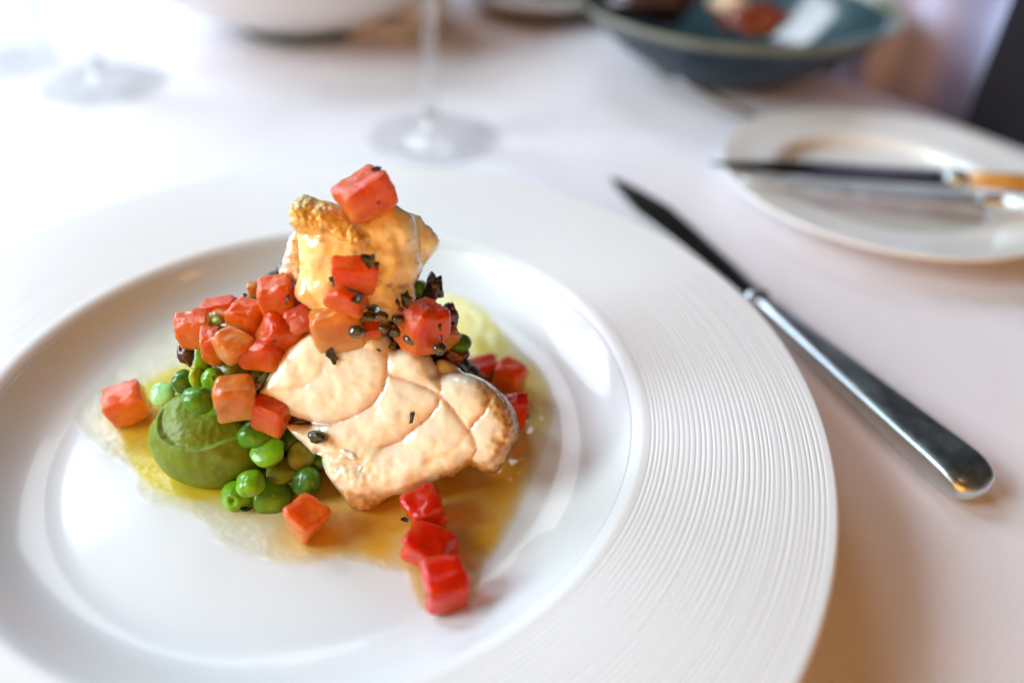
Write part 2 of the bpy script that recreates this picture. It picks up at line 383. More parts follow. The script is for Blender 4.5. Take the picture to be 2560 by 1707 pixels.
# ------------------------------------------------------------------ main plate
PC = Vector((-0.0584, 0.1701, 0))
FZ = 0.0078
def plate():
    t = tag(empty('dinner_plate', PC), 'large white plate with finely ribbed wide rim holding the fish', 'plate')
    rnd = random.Random(3)
    gro = []; r = 0.1005
    while r < 0.147:
        gro.append((r, rnd.uniform(0.55, 1.0), rnd.uniform(0.00024, 0.00034))); r += rnd.uniform(0.00110, 0.00165)
    prof = []
    r = 0.0950
    while r < 0.1490:
        k = (r - 0.0965) / 0.0525
        z = 0.0218 + 0.0040 * k + 0.0006 * sin(pi * max(k, 0))
        if k < 0: z -= 0.00005
        # rounded lip towards the well
        e = max(0, (0.0985 - r) / 0.0035); z -= 0.0016 * e * e
        for (g, a, w) in gro: z -= 0.00013 * a * math.exp(-((r - g) / w) ** 2)
        prof.append((r, z)); r += 0.00013 if r > 0.0995 else 0.0005
    zt = prof[-1][1]
    for i in range(1, 9):
        a = i / 8 * pi; prof.append((0.149 + 0.0011 * sin(a), zt - 0.0011 * (1 - cos(a))))
    prof += [(0.13, 0.0198), (0.1, 0.0165), (0.0935, 0.0148)]
    V, Fc = lathe(prof, 420); mk('rim', V, Fc, M_RIM, t)
    z1 = prof[0][1]
    inner = [(0.0, FZ), (0.02, FZ), (0.04, FZ), (0.06, FZ), (0.070, FZ)]
    for i in range(0, 41):
        t_ = i / 40; inner.append((0.0730 + 0.0221 * t_, FZ + (z1 + 0.00005 - FZ) * t_ ** 2.25))
    under = [(0.0935, 0.0148), (0.085, 0.006), (0.078, 0.003), (0.072, 0.001), (0.068, 0.0), (0.064, 0.001), (0.06, 0.004), (0.0, 0.004)]
    V, Fc = lathe(inner[1:] + under[:-1], 220, cap0=True, cap1=True); mk('well', V, Fc, M_WELL, t)
plate()

# ------------------------------------------------------------------ outline-built food: real slabs with thickness
def seg_dist(P, poly, closed):
    A = np.array(poly, float); B = np.roll(A, -1, 0) if closed else A[1:]; A = A if closed else A[:-1]
    d = np.full(len(P), 1e9)
    for a, b_ in zip(A, B):
        ab = b_ - a; L = (ab @ ab) or 1e-9
        t = np.clip(((P - a) @ ab) / L, 0, 1)
        d = np.minimum(d, np.hypot(*(P - a - t[:, None] * ab).T))
    return d
def inside(P, poly):
    A = np.array(poly, float); B = np.roll(A, -1, 0); c = np.zeros(len(P), bool)
    for (x1, y1), (x2, y2) in zip(A, B):
        if y1 == y2: continue
        m = ((y1 > P[:, 1]) != (y2 > P[:, 1])) & (P[:, 0] < (x2 - x1) * (P[:, 1] - y1) / (y2 - y1) + x1); c ^= m
    return c
def densify(poly, step, jit, rnd, smooth_it=True):
    pts = [tuple(p) for p in poly]
    if smooth_it:
        n = len(pts); out = []
        for i in range(n):
            p0, p1, p2, p3 = pts[i - 1], pts[i], pts[(i + 1) % n], pts[(i + 2) % n]
            L = math.dist(p1, p2); k = max(1, int(L / step))
            for j in range(k):
                t = j / k
                q = [0.5 * (2 * p1[a] + 0.8 * (p2[a] - p0[a]) * t + (1.6 * p0[a] - 4.4 * p1[a] + 3.6 * p2[a] - .8 * p3[a]) * t * t
                     + (-.8 * p0[a] + 2.4 * p1[a] - 2.4 * p2[a] + .8 * p3[a]) * t ** 3) for a in (0, 1)]
                out.append((q[0] + rnd.uniform(-jit, jit), q[1] + rnd.uniform(-jit, jit)))
        return out
    return pts
def pillow(name, outline, P0, Nn, front, back, colour, mt, step=6, jit=0.6, parent=None, seed=1, proj=None, extra=None, base=None):
    """a slab whose silhouette is 'outline' (photo px), lying on plane (P0,Nn); front(P,d), back(P,d): thickness in m on either side"""
    rnd = random.Random(seed); ol = densify(outline, step, jit, rnd)
    A = np.array(ol); x0, y0 = A.min(0); x1, y1 = A.max(0)
    g = []
    j = 0; y = y0
    while y < y1:
        x = x0 + (step / 2 if j % 2 else 0)
        while x < x1: g.append((x + rnd.uniform(-.12, .12) * step, y + rnd.uniform(-.12, .12) * step)); x += step
        y += step * 0.87; j += 1
    g = np.array(g); g = g[inside(g, ol)]; g = g[seg_dist(g, ol, True) > step * 0.55]
    allp = [Vector(p) for p in ol] + [Vector(p) for p in g]
    n = len(ol)
    vv, ee, ff, *_ = geometry.delaunay_2d_cdt(allp, [(i, (i + 1) % n) for i in range(n)], [], 1, 1e-4)
    P = np.array([(v.x, v.y) for v in vv]); d = seg_dist(P, ol, True); d[d < 0.05] = 0
    fr_ = front(P, d); bk = back(P, d); cl = colour(P, d)
    pf = proj or (lambda x, y: at_plane(x, y, P0, Nn))
    B = [pf(x, y) for x, y in P]
    org = base if base is not None else sum(B, Vector()) / len(B)
    Vt = [(p + Nn * f - org) for p, f in zip(B, fr_)]
    edge = d <= 0.05
    idx = {}; 
    for i in range(len(P)):
        if edge[i]: idx[i] = i
        else: idx[i] = len(Vt); Vt.append(B[i] - Nn * bk[i] - org)
    Fc = []
    for f in ff:
        f = list(f)
        a, b_, c = [Vt[i] for i in f[:3]]
        if (b_ - a).cross(c - a).dot(Nn) < 0: f = f[::-1]
        Fc.append(tuple(f)); h = [idx[i] for i in f][::-1]
        if set(h) != set(f): Fc.append(tuple(h))
    o = mk(name, Vt, Fc, mt, parent, True, None if parent else org)
    if parent: o.location = org - parent.location
    me = o.data
    full = np.ones((len(Vt), 4)); full[:len(P), :3] = cl[:, :3]
    cr = np.zeros(len(Vt)); cr[:len(P)] = cl[:, 3]
    for i, k in idx.items(): full[k, :3] = cl[i, :3]; cr[k] = cl[i, 3]
    a1 = me.attributes.new('tint', 'FLOAT_COLOR', 'POINT'); a1.data.foreach_set('color', full.ravel())
    a2 = me.attributes.new('crust', 'FLOAT', 'POINT'); a2.data.foreach_set('value', cr)
    if extra is not None:
        ex = extra(P, d); e = np.zeros(len(Vt)); e[:len(P)] = ex
        a3 = me.attributes.new('foam', 'FLOAT', 'POINT'); a3.data.foreach_set('value', e)
    return o
def c2(pts, k=0.34014, ox=600, oy=800): return [(x * k + ox, y * k + oy) for x, y in pts]
def c1(pts): return c2(pts, 0.3444, 400, 380)
def c3(pts): return c2(pts, 0.3444, 230, 820)
def dome(d, w): t = np.clip(d / w, 0, 1); return np.sqrt(np.clip(1 - (1 - t) ** 2, 0, 1))
def sm(x, a, b_): t = np.clip((x - a) / (b_ - a), 0, 1); return t * t * (3 - 2 * t)
def lerp(c, col, w): w = np.asarray(w)[:, None]; return c * (1 - w) + np.array(col)[None, :] * w
def vnoise(P, s, seed=0.0, oct_=3):
    return np.array([sum(noise.noise(Vector((x * s * 2 ** k, y * s * 2 ** k, seed + k * 5.1))) / 2 ** k for k in range(oct_)) for x, y in P])

# common leaning face of the heap: through the floor in front, rising 50 degrees away from the camera
SP = Vector((0, 0.140, 0.009)); SN = Vector((0, -sin(R(50)), cos(R(50))))

# --- front fish piece
FISH_O = c2([(145, 540), (172, 478), (200, 430), (235, 360), (275, 300), (330, 225), (380, 170), (450, 118), (520, 72), (590, 60), (680, 95), (760, 130), (850, 148),
             (905, 135), (935, 98), (1000, 80), (1080, 105), (1125, 165), (1150, 205), (1230, 188), (1310, 198), (1400, 268), (1445, 345),
             (1462, 395), (1500, 396), (1560, 380), (1680, 390), (1820, 450), (1950, 560), (2020, 660), (2050, 780), (2042, 880), (1990, 955),
             (1978, 1010), (1935, 1065), (1890, 1118), (1800, 1126), (1720, 1092), (1685, 1078), (1625, 1122), (1560, 1155), (1500, 1155), (1400, 1200),
             (1250, 1268), (1130, 1292), (1060, 1345), (1000, 1375), (955, 1402), (850, 1396), (785, 1340), (745, 1275), (690, 1210),
             (640, 1130), (610, 1062), (597, 985), (560, 992), (535, 980), (480, 920), (400, 850), (350, 785), (335, 755), (390, 752), (450, 754),
             (520, 757), (495, 745), (450, 733), (370, 700), (330, 668), (280, 620), (210, 588)])
GR = [c2(g) for g in (
    [(1100, 250), (1107, 330), (1104, 400), (1080, 500), (1000, 610), (880, 690), (740, 740), (600, 752), (520, 757)],
    [(1105, 385), (1150, 415), (1220, 432), (1310, 462), (1400, 500), (1475, 540)],
    [(1462, 395), (1485, 470), (1488, 540), (1465, 620), (1400, 700), (1290, 790), (1200, 870), (1070, 915)],
    [(1488, 545), (1580, 650), (1660, 760), (1690, 790), (1730, 860), (1745, 930), (1710, 1000), (1685, 1078)],
    [(1845, 560), (1800, 665), (1745, 720), (1690, 785)],
)]
GF = [c2(g) for g in (
    [(1690, 800), (1620, 890), (1530, 960), (1400, 1010)],
    [(670, 300), (640, 380), (560, 460), (440, 495), (300, 500)],
    [(740, 1275), (800, 1230), (900, 1240), (1000, 1290)],
    [(900, 1010), (950, 1110), (980, 1180)], [(600, 985), (700, 960), (850, 990)], [(650, 800), (760, 900), (860, 1000)],
    [(860, 140), (940, 210), (1090, 240), (1150, 210)])]
def fish_front(P, d):
    g = np.min([seg_dist(P, q, False) for q in GR], 0); f = np.min([seg_dist(P, q, False) for q in GF], 0)
    h = 0.0056 * dome(d, 62)
    h += 0.0017 * dome(g, 90) * np.clip(d / 25, 0, 1) - 0.0004 * np.exp(-(g / 3.0) ** 2) * np.clip(d / 8, 0, 1)
    h += 0.0004 * dome(f, 26) * np.clip(d / 20, 0, 1)
    h += (0.0007 * vnoise(P, 0.014, 3) + 0.00007 * vnoise(P, 0.09, 9)) * np.clip(d / 12, 0, 1)
    # rough torn flesh at the lower left
    x, y = P[:, 0], P[:, 1]
    torn = np.exp(-(((x - 880) / 60) ** 2 + ((y - 1160) / 45) ** 2)); h += torn * 0.0011 * vnoise(P, 0.06, 4)
    return h
def on_fish(px, py):
    P = np.array([(px, py)], float); return float(fish_front(P, seg_dist(P, FISH_O, True))[0])
def fish_col(P, d):
    x, y = P[:, 0], P[:, 1]
    c = np.tile(np.array([0.945, 0.885, 0.73]), (len(P), 1))
    n = vnoise(P, 0.012, 1); n2 = vnoise(P, 0.05, 5)
    c = lerp(c, (0.945, 0.83, 0.70), np.clip(0.45 + 0.9 * n, 0, 1) * 0.55)
    c = lerp(c, (0.95, 0.93, 0.74), sm(-x - 0.6 * y, -1430, -1200) * 0.95)                # paler, creamy upper left
    c = lerp(c, (0.95, 0.80, 0.48), np.clip(n * 1.6, 0, 1) * 0.3)
    g = np.min([seg_dist(P, q, False) for q in GR], 0)
    c = lerp(c, (0.66, 0.33, 0.22), np.exp(-(g / 3.4) ** 2) * 0.6); c = lerp(c, (0.80, 0.42, 0.26), np.exp(-(g / 14) ** 2) * 0.3)
    f = np.min([seg_dist(P, q, False) for q in GF], 0); c = lerp(c, (0.82, 0.45, 0.18), np.exp(-(f / 7) ** 2) * 0.35)
    e = np.exp(-(d / 9) ** 2)
    left = sm(-x, -800, -680) * sm(-y, -980, -930)
    gold = np.clip(left * np.exp(-((d - 4 + 6 * n2) / 9) ** 2), 0, 1)
    c = lerp(c, (0.72, 0.47, 0.06), np.clip(gold * 1.3, 0, 1))
    rt = sm(x, 1165, 1250) * (0.55 + 0.6 * n2 + 0.3 * n); brown = np.clip((rt + 0.25 * (x > 1190)) * sm(-d, -85, -14), 0, 1)
    rt2 = sm(x + 1.4 * (y - 1100), 1180, 1260) * (x > 1100) * sm(-d, -42, -6)
    bl = sm(y - 0.30 * (x - 900), 1185, 1245) * (x < 1010) * (0.7 + 0.5 * n2)
    bn = np.clip(np.maximum(np.maximum(brown, rt2 * (0.8 + .5 * n2)), bl), 0, 1)
    c = lerp(c, (0.60, 0.30, 0.05), np.clip(bn * 1.5, 0, 1) * 0.9); c = lerp(c, (0.22, 0.07, 0.015), np.clip((bn - .30 + 0.5 * n2) * 2.2, 0, 1) * np.clip(e + .25, 0, 1) * 0.9)
    return np.concatenate([c, np.clip(bn * 0.6 + gold * 0.7, 0, 1)[:, None]], 1)
o = pillow('fish_piece', FISH_O, SP, SN, fish_front, lambda P, d: 0.010 * dome(d, 60), fish_col, M_FISH, step=5.5, jit=0.7)
tag(o, 'pale flaky white fish piece leaning in front with browned lower edge and pink seams', 'fish')

for k, (q, lb) in enumerate((
        ([(735, 930), (800, 945), (862, 982), (874, 1025), (832, 1034), (780, 1004), (738, 965)], 'loose white flake'),
        ([(880, 1028), (992, 998), (975, 1042), (930, 1080), (892, 1134), (858, 1112), (872, 1060)], 'loose white flake'),
        ([(676, 1082), (794, 1072), (784, 1110), (722, 1138), (690, 1112)], 'loose white flake'),
        ([(560, 975), (640, 950), (705, 958), (640, 1000), (598, 1004)], 'loose white flake'),
        ([(520, 752), (600, 742), (680, 756), (760, 770), (720, 800), (640, 790), (560, 778)], 'loose white flake'))):
    q = c2(q); cx = sum(a for a, _ in q) / len(q); cy = sum(b_ for _, b_ in q) / len(q)
    P_ = SP + SN * (on_fish(cx, cy) - 0.0007)
    pillow('flake', q, P_, SN, lambda P, d: 0.0013 * dome(d, 10) + 0.0003 * vnoise(P, 0.09, 60), lambda P, d: 0.0008 * dome(d, 10),
           lambda P, d: np.concatenate([np.tile(np.array([0.94, 0.90, 0.80]), (len(P), 1)), np.zeros((len(P), 1))], 1), M_FISH, step=4.5, jit=1.0, parent=o, seed=40 + k)

# --- tall seared fish piece at the back
BP = Vector((0, 0.176, 0.05)); BN = Vector((0.10, -cos(R(24)), sin(R(24)))).normalized()
fb = tag(empty('fish_piece', Vector((-0.042, 0.182, 0.02))), 'tall golden seared fish piece standing at the top of the heap', 'fish')
BACK_O = c1([(941, 420), (955, 365), (1000, 335), (1045, 308), (1110, 322), (1165, 345), (1240, 358), (1330, 400), (1450, 440), (1560, 420), (1680, 372), (1760, 415), (1835, 465),
             (1872, 560), (1888, 700), (1900, 820), (1885, 900), (1850, 960), (1860, 1020), (1850, 1080), (1800, 1180), (1650, 1240), (1450, 1240), (1300, 1230), (1140, 1170), (1050, 1110),
             (985, 1060), (968, 1000), (995, 930), (1012, 850), (1003, 760), (1000, 660), (985, 570), (952, 515)])
CRUST = c1([(935, 390), (1000, 320), (1110, 310), (1240, 350), (1340, 420), (1450, 520), (1540, 600), (1470, 670), (1380, 640), (1250, 580), (1120, 560), (1010, 580), (950, 520)])
BG = [c1(g) for g in ([(990, 560), (1080, 565), (1180, 590), (1300, 640), (1420, 665), (1520, 640)],
                      [(1020, 800), (1080, 900), (1120, 1000), (1180, 1080)],
                      [(1700, 560), (1760, 700), (1790, 850), (1800, 1000)])]
def bk_front(P, d):
    x, y = P[:, 0], P[:, 1]
    h = 0.0072 * dome(d, 95)
    ins = inside(P, CRUST); dc = seg_dist(P, CRUST, True); k = np.where(ins, dome(dc, 30), 0)
    h += 0.0034 * k + 0.0012 * k * np.abs(vnoise(P, 0.12, 2))
    g = np.min([seg_dist(P, q, False) for q in BG], 0)
    h += 0.0007 * dome(g, 50) * np.clip(d / 20, 0, 1)
    return h + (0.0014 * vnoise(P, 0.011, 6) + np.where(ins, 0.0005, 0.00012) * vnoise(P, 0.1, 7)) * np.clip(d / 12, 0, 1)
def bk_col(P, d):
    x, y = P[:, 0], P[:, 1]; n = vnoise(P, 0.016, 11); n2 = vnoise(P, 0.06, 12)
    c = np.tile(np.array([0.94, 0.64, 0.24]), (len(P), 1))
    c = lerp(c, (0.94, 0.77, 0.46), np.clip(0.25 + 1.3 * n, 0, 1) * 0.8)
    c = lerp(c, (0.93, 0.86, 0.62), sm(x, 985, 1045) * 0.9)
    ins = inside(P, CRUST); dc = seg_dist(P, CRUST, True); k = np.where(ins, np.clip(dc / 8, 0, 1), 0)
    c = lerp(c, (0.84, 0.47, 0.06), k * 0.85); c = lerp(c, (0.55, 0.42, 0.08), np.exp(-(((x - 750) / 40) ** 2 + ((y - 500) / 22) ** 2)) * 0.7)
    c = lerp(c, (0.42, 0.14, 0.02), np.clip((vnoise(P, 0.035, 77) - 0.22) * 5, 0, 1) * np.clip(.4 + n * 2, 0, 1) * 0.7)
    c = lerp(c, (0.70, 0.22, 0.04), np.exp(-(((x - 745) / 30) ** 2 + ((y - 735) / 45) ** 2)) * 0.6)
    return np.concatenate([c, (0.05 + 0.95 * k)[:, None]], 1)
pillow('seared_face', BACK_O, BP, BN, bk_front, lambda P, d: 0.009 * dome(d, 60), bk_col, M_FISH, step=5.5, jit=1.0, parent=fb)
FLAKE = c1([(1790, 440), (1850, 452), (1890, 470), (1935, 525), (1990, 575), (2030, 640), (2022, 690), (2000, 725), (1960, 775), (1915, 830), (1890, 900), (1850, 930), (1800, 800), (1780, 600)])
def fl_col(P, d):
    n = vnoise(P, 0.05, 15); c = np.tile(np.array([0.93, 0.89, 0.68]), (len(P), 1)); c = lerp(c, (0.85, 0.60, 0.25), np.clip(0.3 + n, 0, 1) * 0.5)
    return np.concatenate([c, np.full((len(P), 1), 0.1)], 1)
o = pillow('flake', FLAKE, BP - BN * 0.006, BN, lambda P, d: 0.004 * dome(d, 35) + 0.0009 * vnoise(P * [1.6, .5], 0.05, 2) * np.clip(d / 10, 0, 1),
           lambda P, d: 0.004 * dome(d, 30), fl_col, M_FISH, step=6, jit=1.4, parent=fb, seed=5)
o['label'] = 'pale yellow ragged flake on the right side'
SIDE = c1([(1000, 540), (975, 570), (940, 610), (915, 690), (893, 770), (868, 850), (862, 890), (900, 905), (940, 915), (1000, 960), (1060, 1000), (1090, 900), (1060, 750), (1040, 620)])
def sd_col(P, d):
    n = vnoise(P, 0.06, 21); c = np.tile(np.array([0.82, 0.66, 0.52]), (len(P), 1)); c = lerp(c, (0.50, 0.20, 0.08), np.clip(n * 2.2, 0, 1) * 0.75)
    return np.concatenate([c, np.full((len(P), 1), 0.45)], 1)
o = pillow('fillet_side', SIDE, BP - BN * 0.005, BN, lambda P, d: 0.004 * dome(d, 30) + 0.0012 * vnoise(P, 0.05, 8) * np.clip(d / 10, 0, 1),
           lambda P, d: 0.004 * dome(d, 30), sd_col, M_FISH, step=6, jit=1.2, parent=fb, seed=6)
o['label'] = 'pinkish white side with brown specks'

# small tucked end of fish behind the front piece on the right
TUCK = c2([(1440, 300), (1500, 290), (1570, 320), (1630, 370), (1700, 420), (1600, 480), (1500, 460), (1430, 400)])
o = pillow('fish_flake', TUCK, SP - SN * 0.004, SN, lambda P, d: 0.003 * dome(d, 24), lambda P, d: 0.005 * dome(d, 24), fl_col, M_FISH, step=6, jit=1, seed=8)
tag(o, 'small white flake tucked behind the front fish, below the right tomato cube', 'fish flake')

# --- pea puree
PUR_O = c3([(428, 850), (424, 770), (440, 700), (480, 640), (520, 575), (560, 520), (620, 480), (720, 470), (850, 500), (980, 560), (1080, 640), (1150, 720), (1210, 830), (1240, 930), (1225, 1020),
            (1160, 1080), (1080, 1120), (970, 1158), (850, 1168), (720, 1145), (620, 1105), (540, 1045), (470, 950)])
LEDGE = c3([(600, 500), (560, 570), (548, 650), (570, 730), (620, 790), (700, 835), (780, 855), (880, 862), (960, 840), (1040, 805), (1140, 770), (1260, 740)])
PP = Vector((0, 0.1445, 0.0085)); PN = Vector((0, -sin(R(48)), cos(R(48))))
LP = np.array(LEDGE)
def pur_front(P, d):
    up = inside(P, LEDGE + c3([(1300, 300), (600, 300)])); dl = seg_dist(P, LEDGE, False)
    s_ = np.where(up, dl, -dl)
    h = 0.0100 * dome(d, 150)
    lip = 0.0009 * np.exp(-(np.abs(s_ + 5) / 9) ** 2) * np.clip(d / 15, 0, 1)
    step_ = -0.0012 * sm(s_, -5, 5) * np.exp(-np.clip(dl, 0, 400) / 26) * np.clip(d / 25, 0, 1)
    return h + lip + step_ + 0.0007 * vnoise(P, 0.014, 31) * np.clip(d / 15, 0, 1) + np.where(up, 1, 0.25) * 0.00025 * vnoise(P, 0.11, 33)
def pur_col(P, d):
    n = vnoise(P, 0.02, 35); c = np.tile(np.array([0.155, 0.215, 0.006]), (len(P), 1)); c = lerp(c, (0.19, 0.275, 0.014), np.clip(0.5 + n, 0, 1))
    return np.concatenate([c, np.zeros((len(P), 1))], 1)
o = pillow('pea_puree', PUR_O, PP, PN, pur_front, lambda P, d: 0.006 * dome(d, 80), pur_col, M_PUREE, step=5, jit=0.2, seed=9)
tag(o, 'smooth olive green dollop of pea puree with a curved ridge, left of the peas', 'pea puree')

# --- sauce pool
D = 1.0884
SAUCE_O = [((x - 45 * max(0, min(1, (x - 1120) / 120))) * D, y * D) for x, y in [(430, 640), (350, 690), (290, 770), (250, 850), (195, 905), (165, 955), (180, 990), (215, 1025), (245, 1050), (300, 1085), (308, 1120), (318, 1150), (380, 1172), (440, 1188), (478, 1225), (510, 1262),
            (560, 1272), (620, 1292), (690, 1300), (760, 1285), (820, 1292), (880, 1310), (925, 1318), (938, 1360), (960, 1398), (1010, 1412), (1070, 1404), (1100, 1360), (1112, 1300), (1160, 1260), (1215, 1190),
            (1262, 1110), (1300, 1030), (1318, 940), (1300, 860), (1240, 800), (1170, 750), (1110, 700), (1065, 650), (1020, 610), (900, 560), (700, 560), (560, 590)]]
def sau_col(P, d):
    x, y = P[:, 0], P[:, 1]; n = vnoise(P, 0.006, 41); n2 = vnoise(P, 0.03, 43)
    c = np.tile(np.array([0.955, 0.93, 0.76]), (len(P), 1))
    yel = sm(x, 900, 1120) * sm(-y, -1250, -900); c = lerp(c, (0.975, 0.865, 0.22), yel)
    org = sm(x, 600, 780) * sm(y, 1050, 1180); c = lerp(c, (0.985, 0.69, 0.14), org * 0.95)  # orange sauce colour, deepened by warm shade put into the tint
    pr = np.exp(-((np.hypot((x - 500) / 190, (y - 1080) / 165) - 1).clip(0) / 0.10)); c = lerp(c, (0.94, 0.82, 0.12), pr)
    tm = np.zeros(len(P))
    for (cx, cy, rx, ry) in ((330, 1045, 75, 60), (800, 1340, 110, 60), (1085, 1390, 75, 140), (1290, 1000, 60, 110), (620, 1250, 110, 60), (1110, 1500, 75, 45)):
        tm = np.maximum(tm, np.exp(-((np.hypot((x - cx) / rx, (y - cy) / ry)) ** 2)))
    c = lerp(c, (0.97, 0.72, 0.15), tm * 0.8)
    th_ = np.clip(d / 22, 0, 1) ** 0.8 * (0.42 + 0.35 * np.clip(n2 + .3, 0, 1))
    th_ = np.maximum(th_, np.clip(d / 85, 0, 1) * np.clip(yel * (0.95 + 0.5 * n), 0, 1)); th_ = np.maximum(th_, np.clip(d / 40, 0, 1) * org * 1.0 * (0.8 + n))
    th_ = np.maximum(th_, np.clip(d / 25, 0, 1) * pr * 1.0); th_ = np.maximum(th_, np.clip(d / 22, 0, 1) * tm)
    return np.concatenate([c, np.clip(th_, 0, 1)[:, None]], 1)
def sau_foam(P, d):
    x, y = P[:, 0], P[:, 1]
    return np.clip(sm(-x, -1050, -560) * (1 - 0.0) * (0.25 + 1.1 * np.clip(vnoise(P, 0.03, 47), 0, 1)) + np.exp(-((d - 14) / 12) ** 2) * 0.35 * (x < 1050), 0, 1)
UP = Vector((0, 0, 1))
o = pillow('sauce_pool', SAUCE_O, Vector((0, 0, FZ + 0.0006)), UP,
           lambda P, d: 0.00035 * dome(d, 30) + 0.0002 * vnoise(P, 0.02, 50) * np.clip(d / 20, 0, 1), lambda P, d: np.full(len(P), 0.0002), sau_col, M_SAUCE, step=9, jit=1.5, seed=11, extra=sau_foam)
tag(o, 'thin yellow butter sauce pooled on the plate around the heap of food', 'sauce')
# the film is one sheet: drop the underside so it tints once
me = o.data
import bmesh
bm = bmesh.new(); bm.from_mesh(me)
bmesh.ops.delete(bm, geom=[f for f in bm.faces if f.normal.z < 0.02], context='FACES'); bm.to_mesh(me); bm.free()

def bubbles():
    rnd = random.Random(21); V = []; Fc = []
    sp_ = np.array(SAUCE_O); n_ = 0
    cand = [(rnd.uniform(170, 1010), rnd.uniform(900, 1440)) for _ in range(2600)]
    C_ = np.array(cand); ok = inside(C_, SAUCE_O); dd_ = seg_dist(C_, SAUCE_O, True)
    for (x, y), k, d_ in zip(cand, ok, dd_):
        if not k or d_ < 3 or (x > 620 and y < 1300) or rnd.random() > math.exp(-d_ / 45) + 0.10: continue
        p = at_z(x, y, FZ + 0.0007); r = 0.00012 + 0.00042 * rnd.random() ** 3
        b0 = len(V); seg = 8
        for (q, zz) in ((1.0, 0.0), (0.8, 0.45), (0.42, 0.75)):
            for i in range(seg): V.append((p.x + r * q * cos(2 * pi * i / seg), p.y + r * q * sin(2 * pi * i / seg), p.z + r * zz))
        V.append((p.x, p.y, p.z + r * 0.85))
        for j in range(2):
            for i in range(seg): Fc.append((b0 + j * seg + i, b0 + j * seg + (i + 1) % seg, b0 + (j + 1) * seg + (i + 1) % seg, b0 + (j + 1) * seg + i))
        for i in range(seg): Fc.append((b0 + 2 * seg + i, b0 + 2 * seg + (i + 1) % seg, b0 + 3 * seg))
    return V, Fc
V, Fc = bubbles()
M_BUB = M_GLASS.copy(); M_BUB.name = 'sauce_bubble_film'
tag(mk('sauce_bubbles', V, Fc, M_BUB), 'tiny bubbles and oil beads along the pale edge of the sauce', 'bubbles', kind='stuff')

# ------------------------------------------------------------------ chunks
def rotm(yaw, tilt, roll): return Matrix.Rotation(R(yaw), 3, 'Z') @ Matrix.Rotation(R(tilt), 3, 'X') @ Matrix.Rotation(R(roll), 3, 'Y')
def cube_mesh(sx, sy, sz, rot, seed, k=9.0, jit=0.26, rough=0.07, n=16, wrinkle=0.06):
    rnd = random.Random(seed)
    cj = {(i, j, l): Vector((rnd.uniform(-jit, jit), rnd.uniform(-jit, jit), rnd.uniform(-jit, jit))) for i in (0, 1) for j in (0, 1) for l in (0, 1)}
    V = []; Fc = []; idx = {}
    def vid(a, b_, c):
        key = (a, b_, c)
        if key in idx: return idx[key]
        p = Vector((2 * a / n - 1, 2 * b_ / n - 1, 2 * c / n - 1))
        p = Vector([sin(x * pi / 2 * 0.92) / sin(pi / 2 * 0.92) for x in p])
        L = (abs(p.x) ** k + abs(p.y) ** k + abs(p.z) ** k) ** (1 / k); q = p / L
        t = (q + Vector((1, 1, 1))) / 2; w = Vector()
        for (i, j, l), v in cj.items():
            w += v * ((t.x if i else 1 - t.x) * (t.y if j else 1 - t.y) * (t.z if l else 1 - t.z))
        q = q + w
        nn = q.normalized()
        q += nn * (rough * 2.2 * nz(q, 1.3, seed) + wrinkle * nz(q, 4.5, seed + 3) * (1.3 if q.z > 0.5 else 0.6))
        V.append(rot @ Vector((q.x * sx / 2, q.y * sy / 2, q.z * sz / 2))); idx[key] = len(V) - 1; return idx[key]
    for ax in range(3):
        for sd in (0, n):
            for i in range(n):
                for j in range(n):
                    q = []
                    for (a, b_) in ((i, j), (i + 1, j), (i + 1, j + 1), (i, j + 1)):
                        c = [0, 0, 0]; c[ax] = sd; c[(ax + 1) % 3] = a; c[(ax + 2) % 3] = b_; q.append(vid(*c))
                    Fc.append(tuple(q) if sd else tuple(q[::-1]))
    return V, Fc
def place(px, py, off=0.0, z=None, y=None, bk=None):
    if bk is not None: return at_plane(px, py, BP + BN * (0.0065 + bk), BN)
    if z is not None: return at_z(px, py, z)
    if y is not None: return at_y(px, py, y)
    return at_plane(px, py, SP + SN * off, SN)
TG = 'diced tomato cubes around the fish'
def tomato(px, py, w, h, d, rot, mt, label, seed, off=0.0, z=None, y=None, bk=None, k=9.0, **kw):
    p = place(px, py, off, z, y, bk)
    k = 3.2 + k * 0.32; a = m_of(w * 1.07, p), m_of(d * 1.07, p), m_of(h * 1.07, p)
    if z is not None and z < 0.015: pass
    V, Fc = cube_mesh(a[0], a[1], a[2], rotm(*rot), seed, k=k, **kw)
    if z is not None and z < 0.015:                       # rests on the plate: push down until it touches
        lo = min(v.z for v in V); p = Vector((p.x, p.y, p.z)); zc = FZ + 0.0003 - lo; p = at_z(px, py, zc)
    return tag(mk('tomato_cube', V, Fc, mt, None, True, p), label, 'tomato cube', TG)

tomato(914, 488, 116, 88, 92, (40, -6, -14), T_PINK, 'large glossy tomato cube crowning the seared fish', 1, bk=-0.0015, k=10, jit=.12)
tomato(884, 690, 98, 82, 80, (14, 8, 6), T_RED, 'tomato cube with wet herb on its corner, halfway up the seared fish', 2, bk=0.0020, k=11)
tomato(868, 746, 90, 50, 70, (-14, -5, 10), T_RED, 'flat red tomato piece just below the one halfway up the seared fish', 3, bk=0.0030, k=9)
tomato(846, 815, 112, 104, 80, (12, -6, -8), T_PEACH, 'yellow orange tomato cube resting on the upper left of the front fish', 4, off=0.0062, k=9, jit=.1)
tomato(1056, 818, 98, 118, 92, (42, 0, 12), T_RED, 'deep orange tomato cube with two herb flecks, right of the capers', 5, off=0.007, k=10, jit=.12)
tomato(1116, 846, 46, 58, 40, (30, 10, 20), T_PEACH, 'small pale orange wedge behind the tomato cube at the right of the capers', 6, off=-0.004)
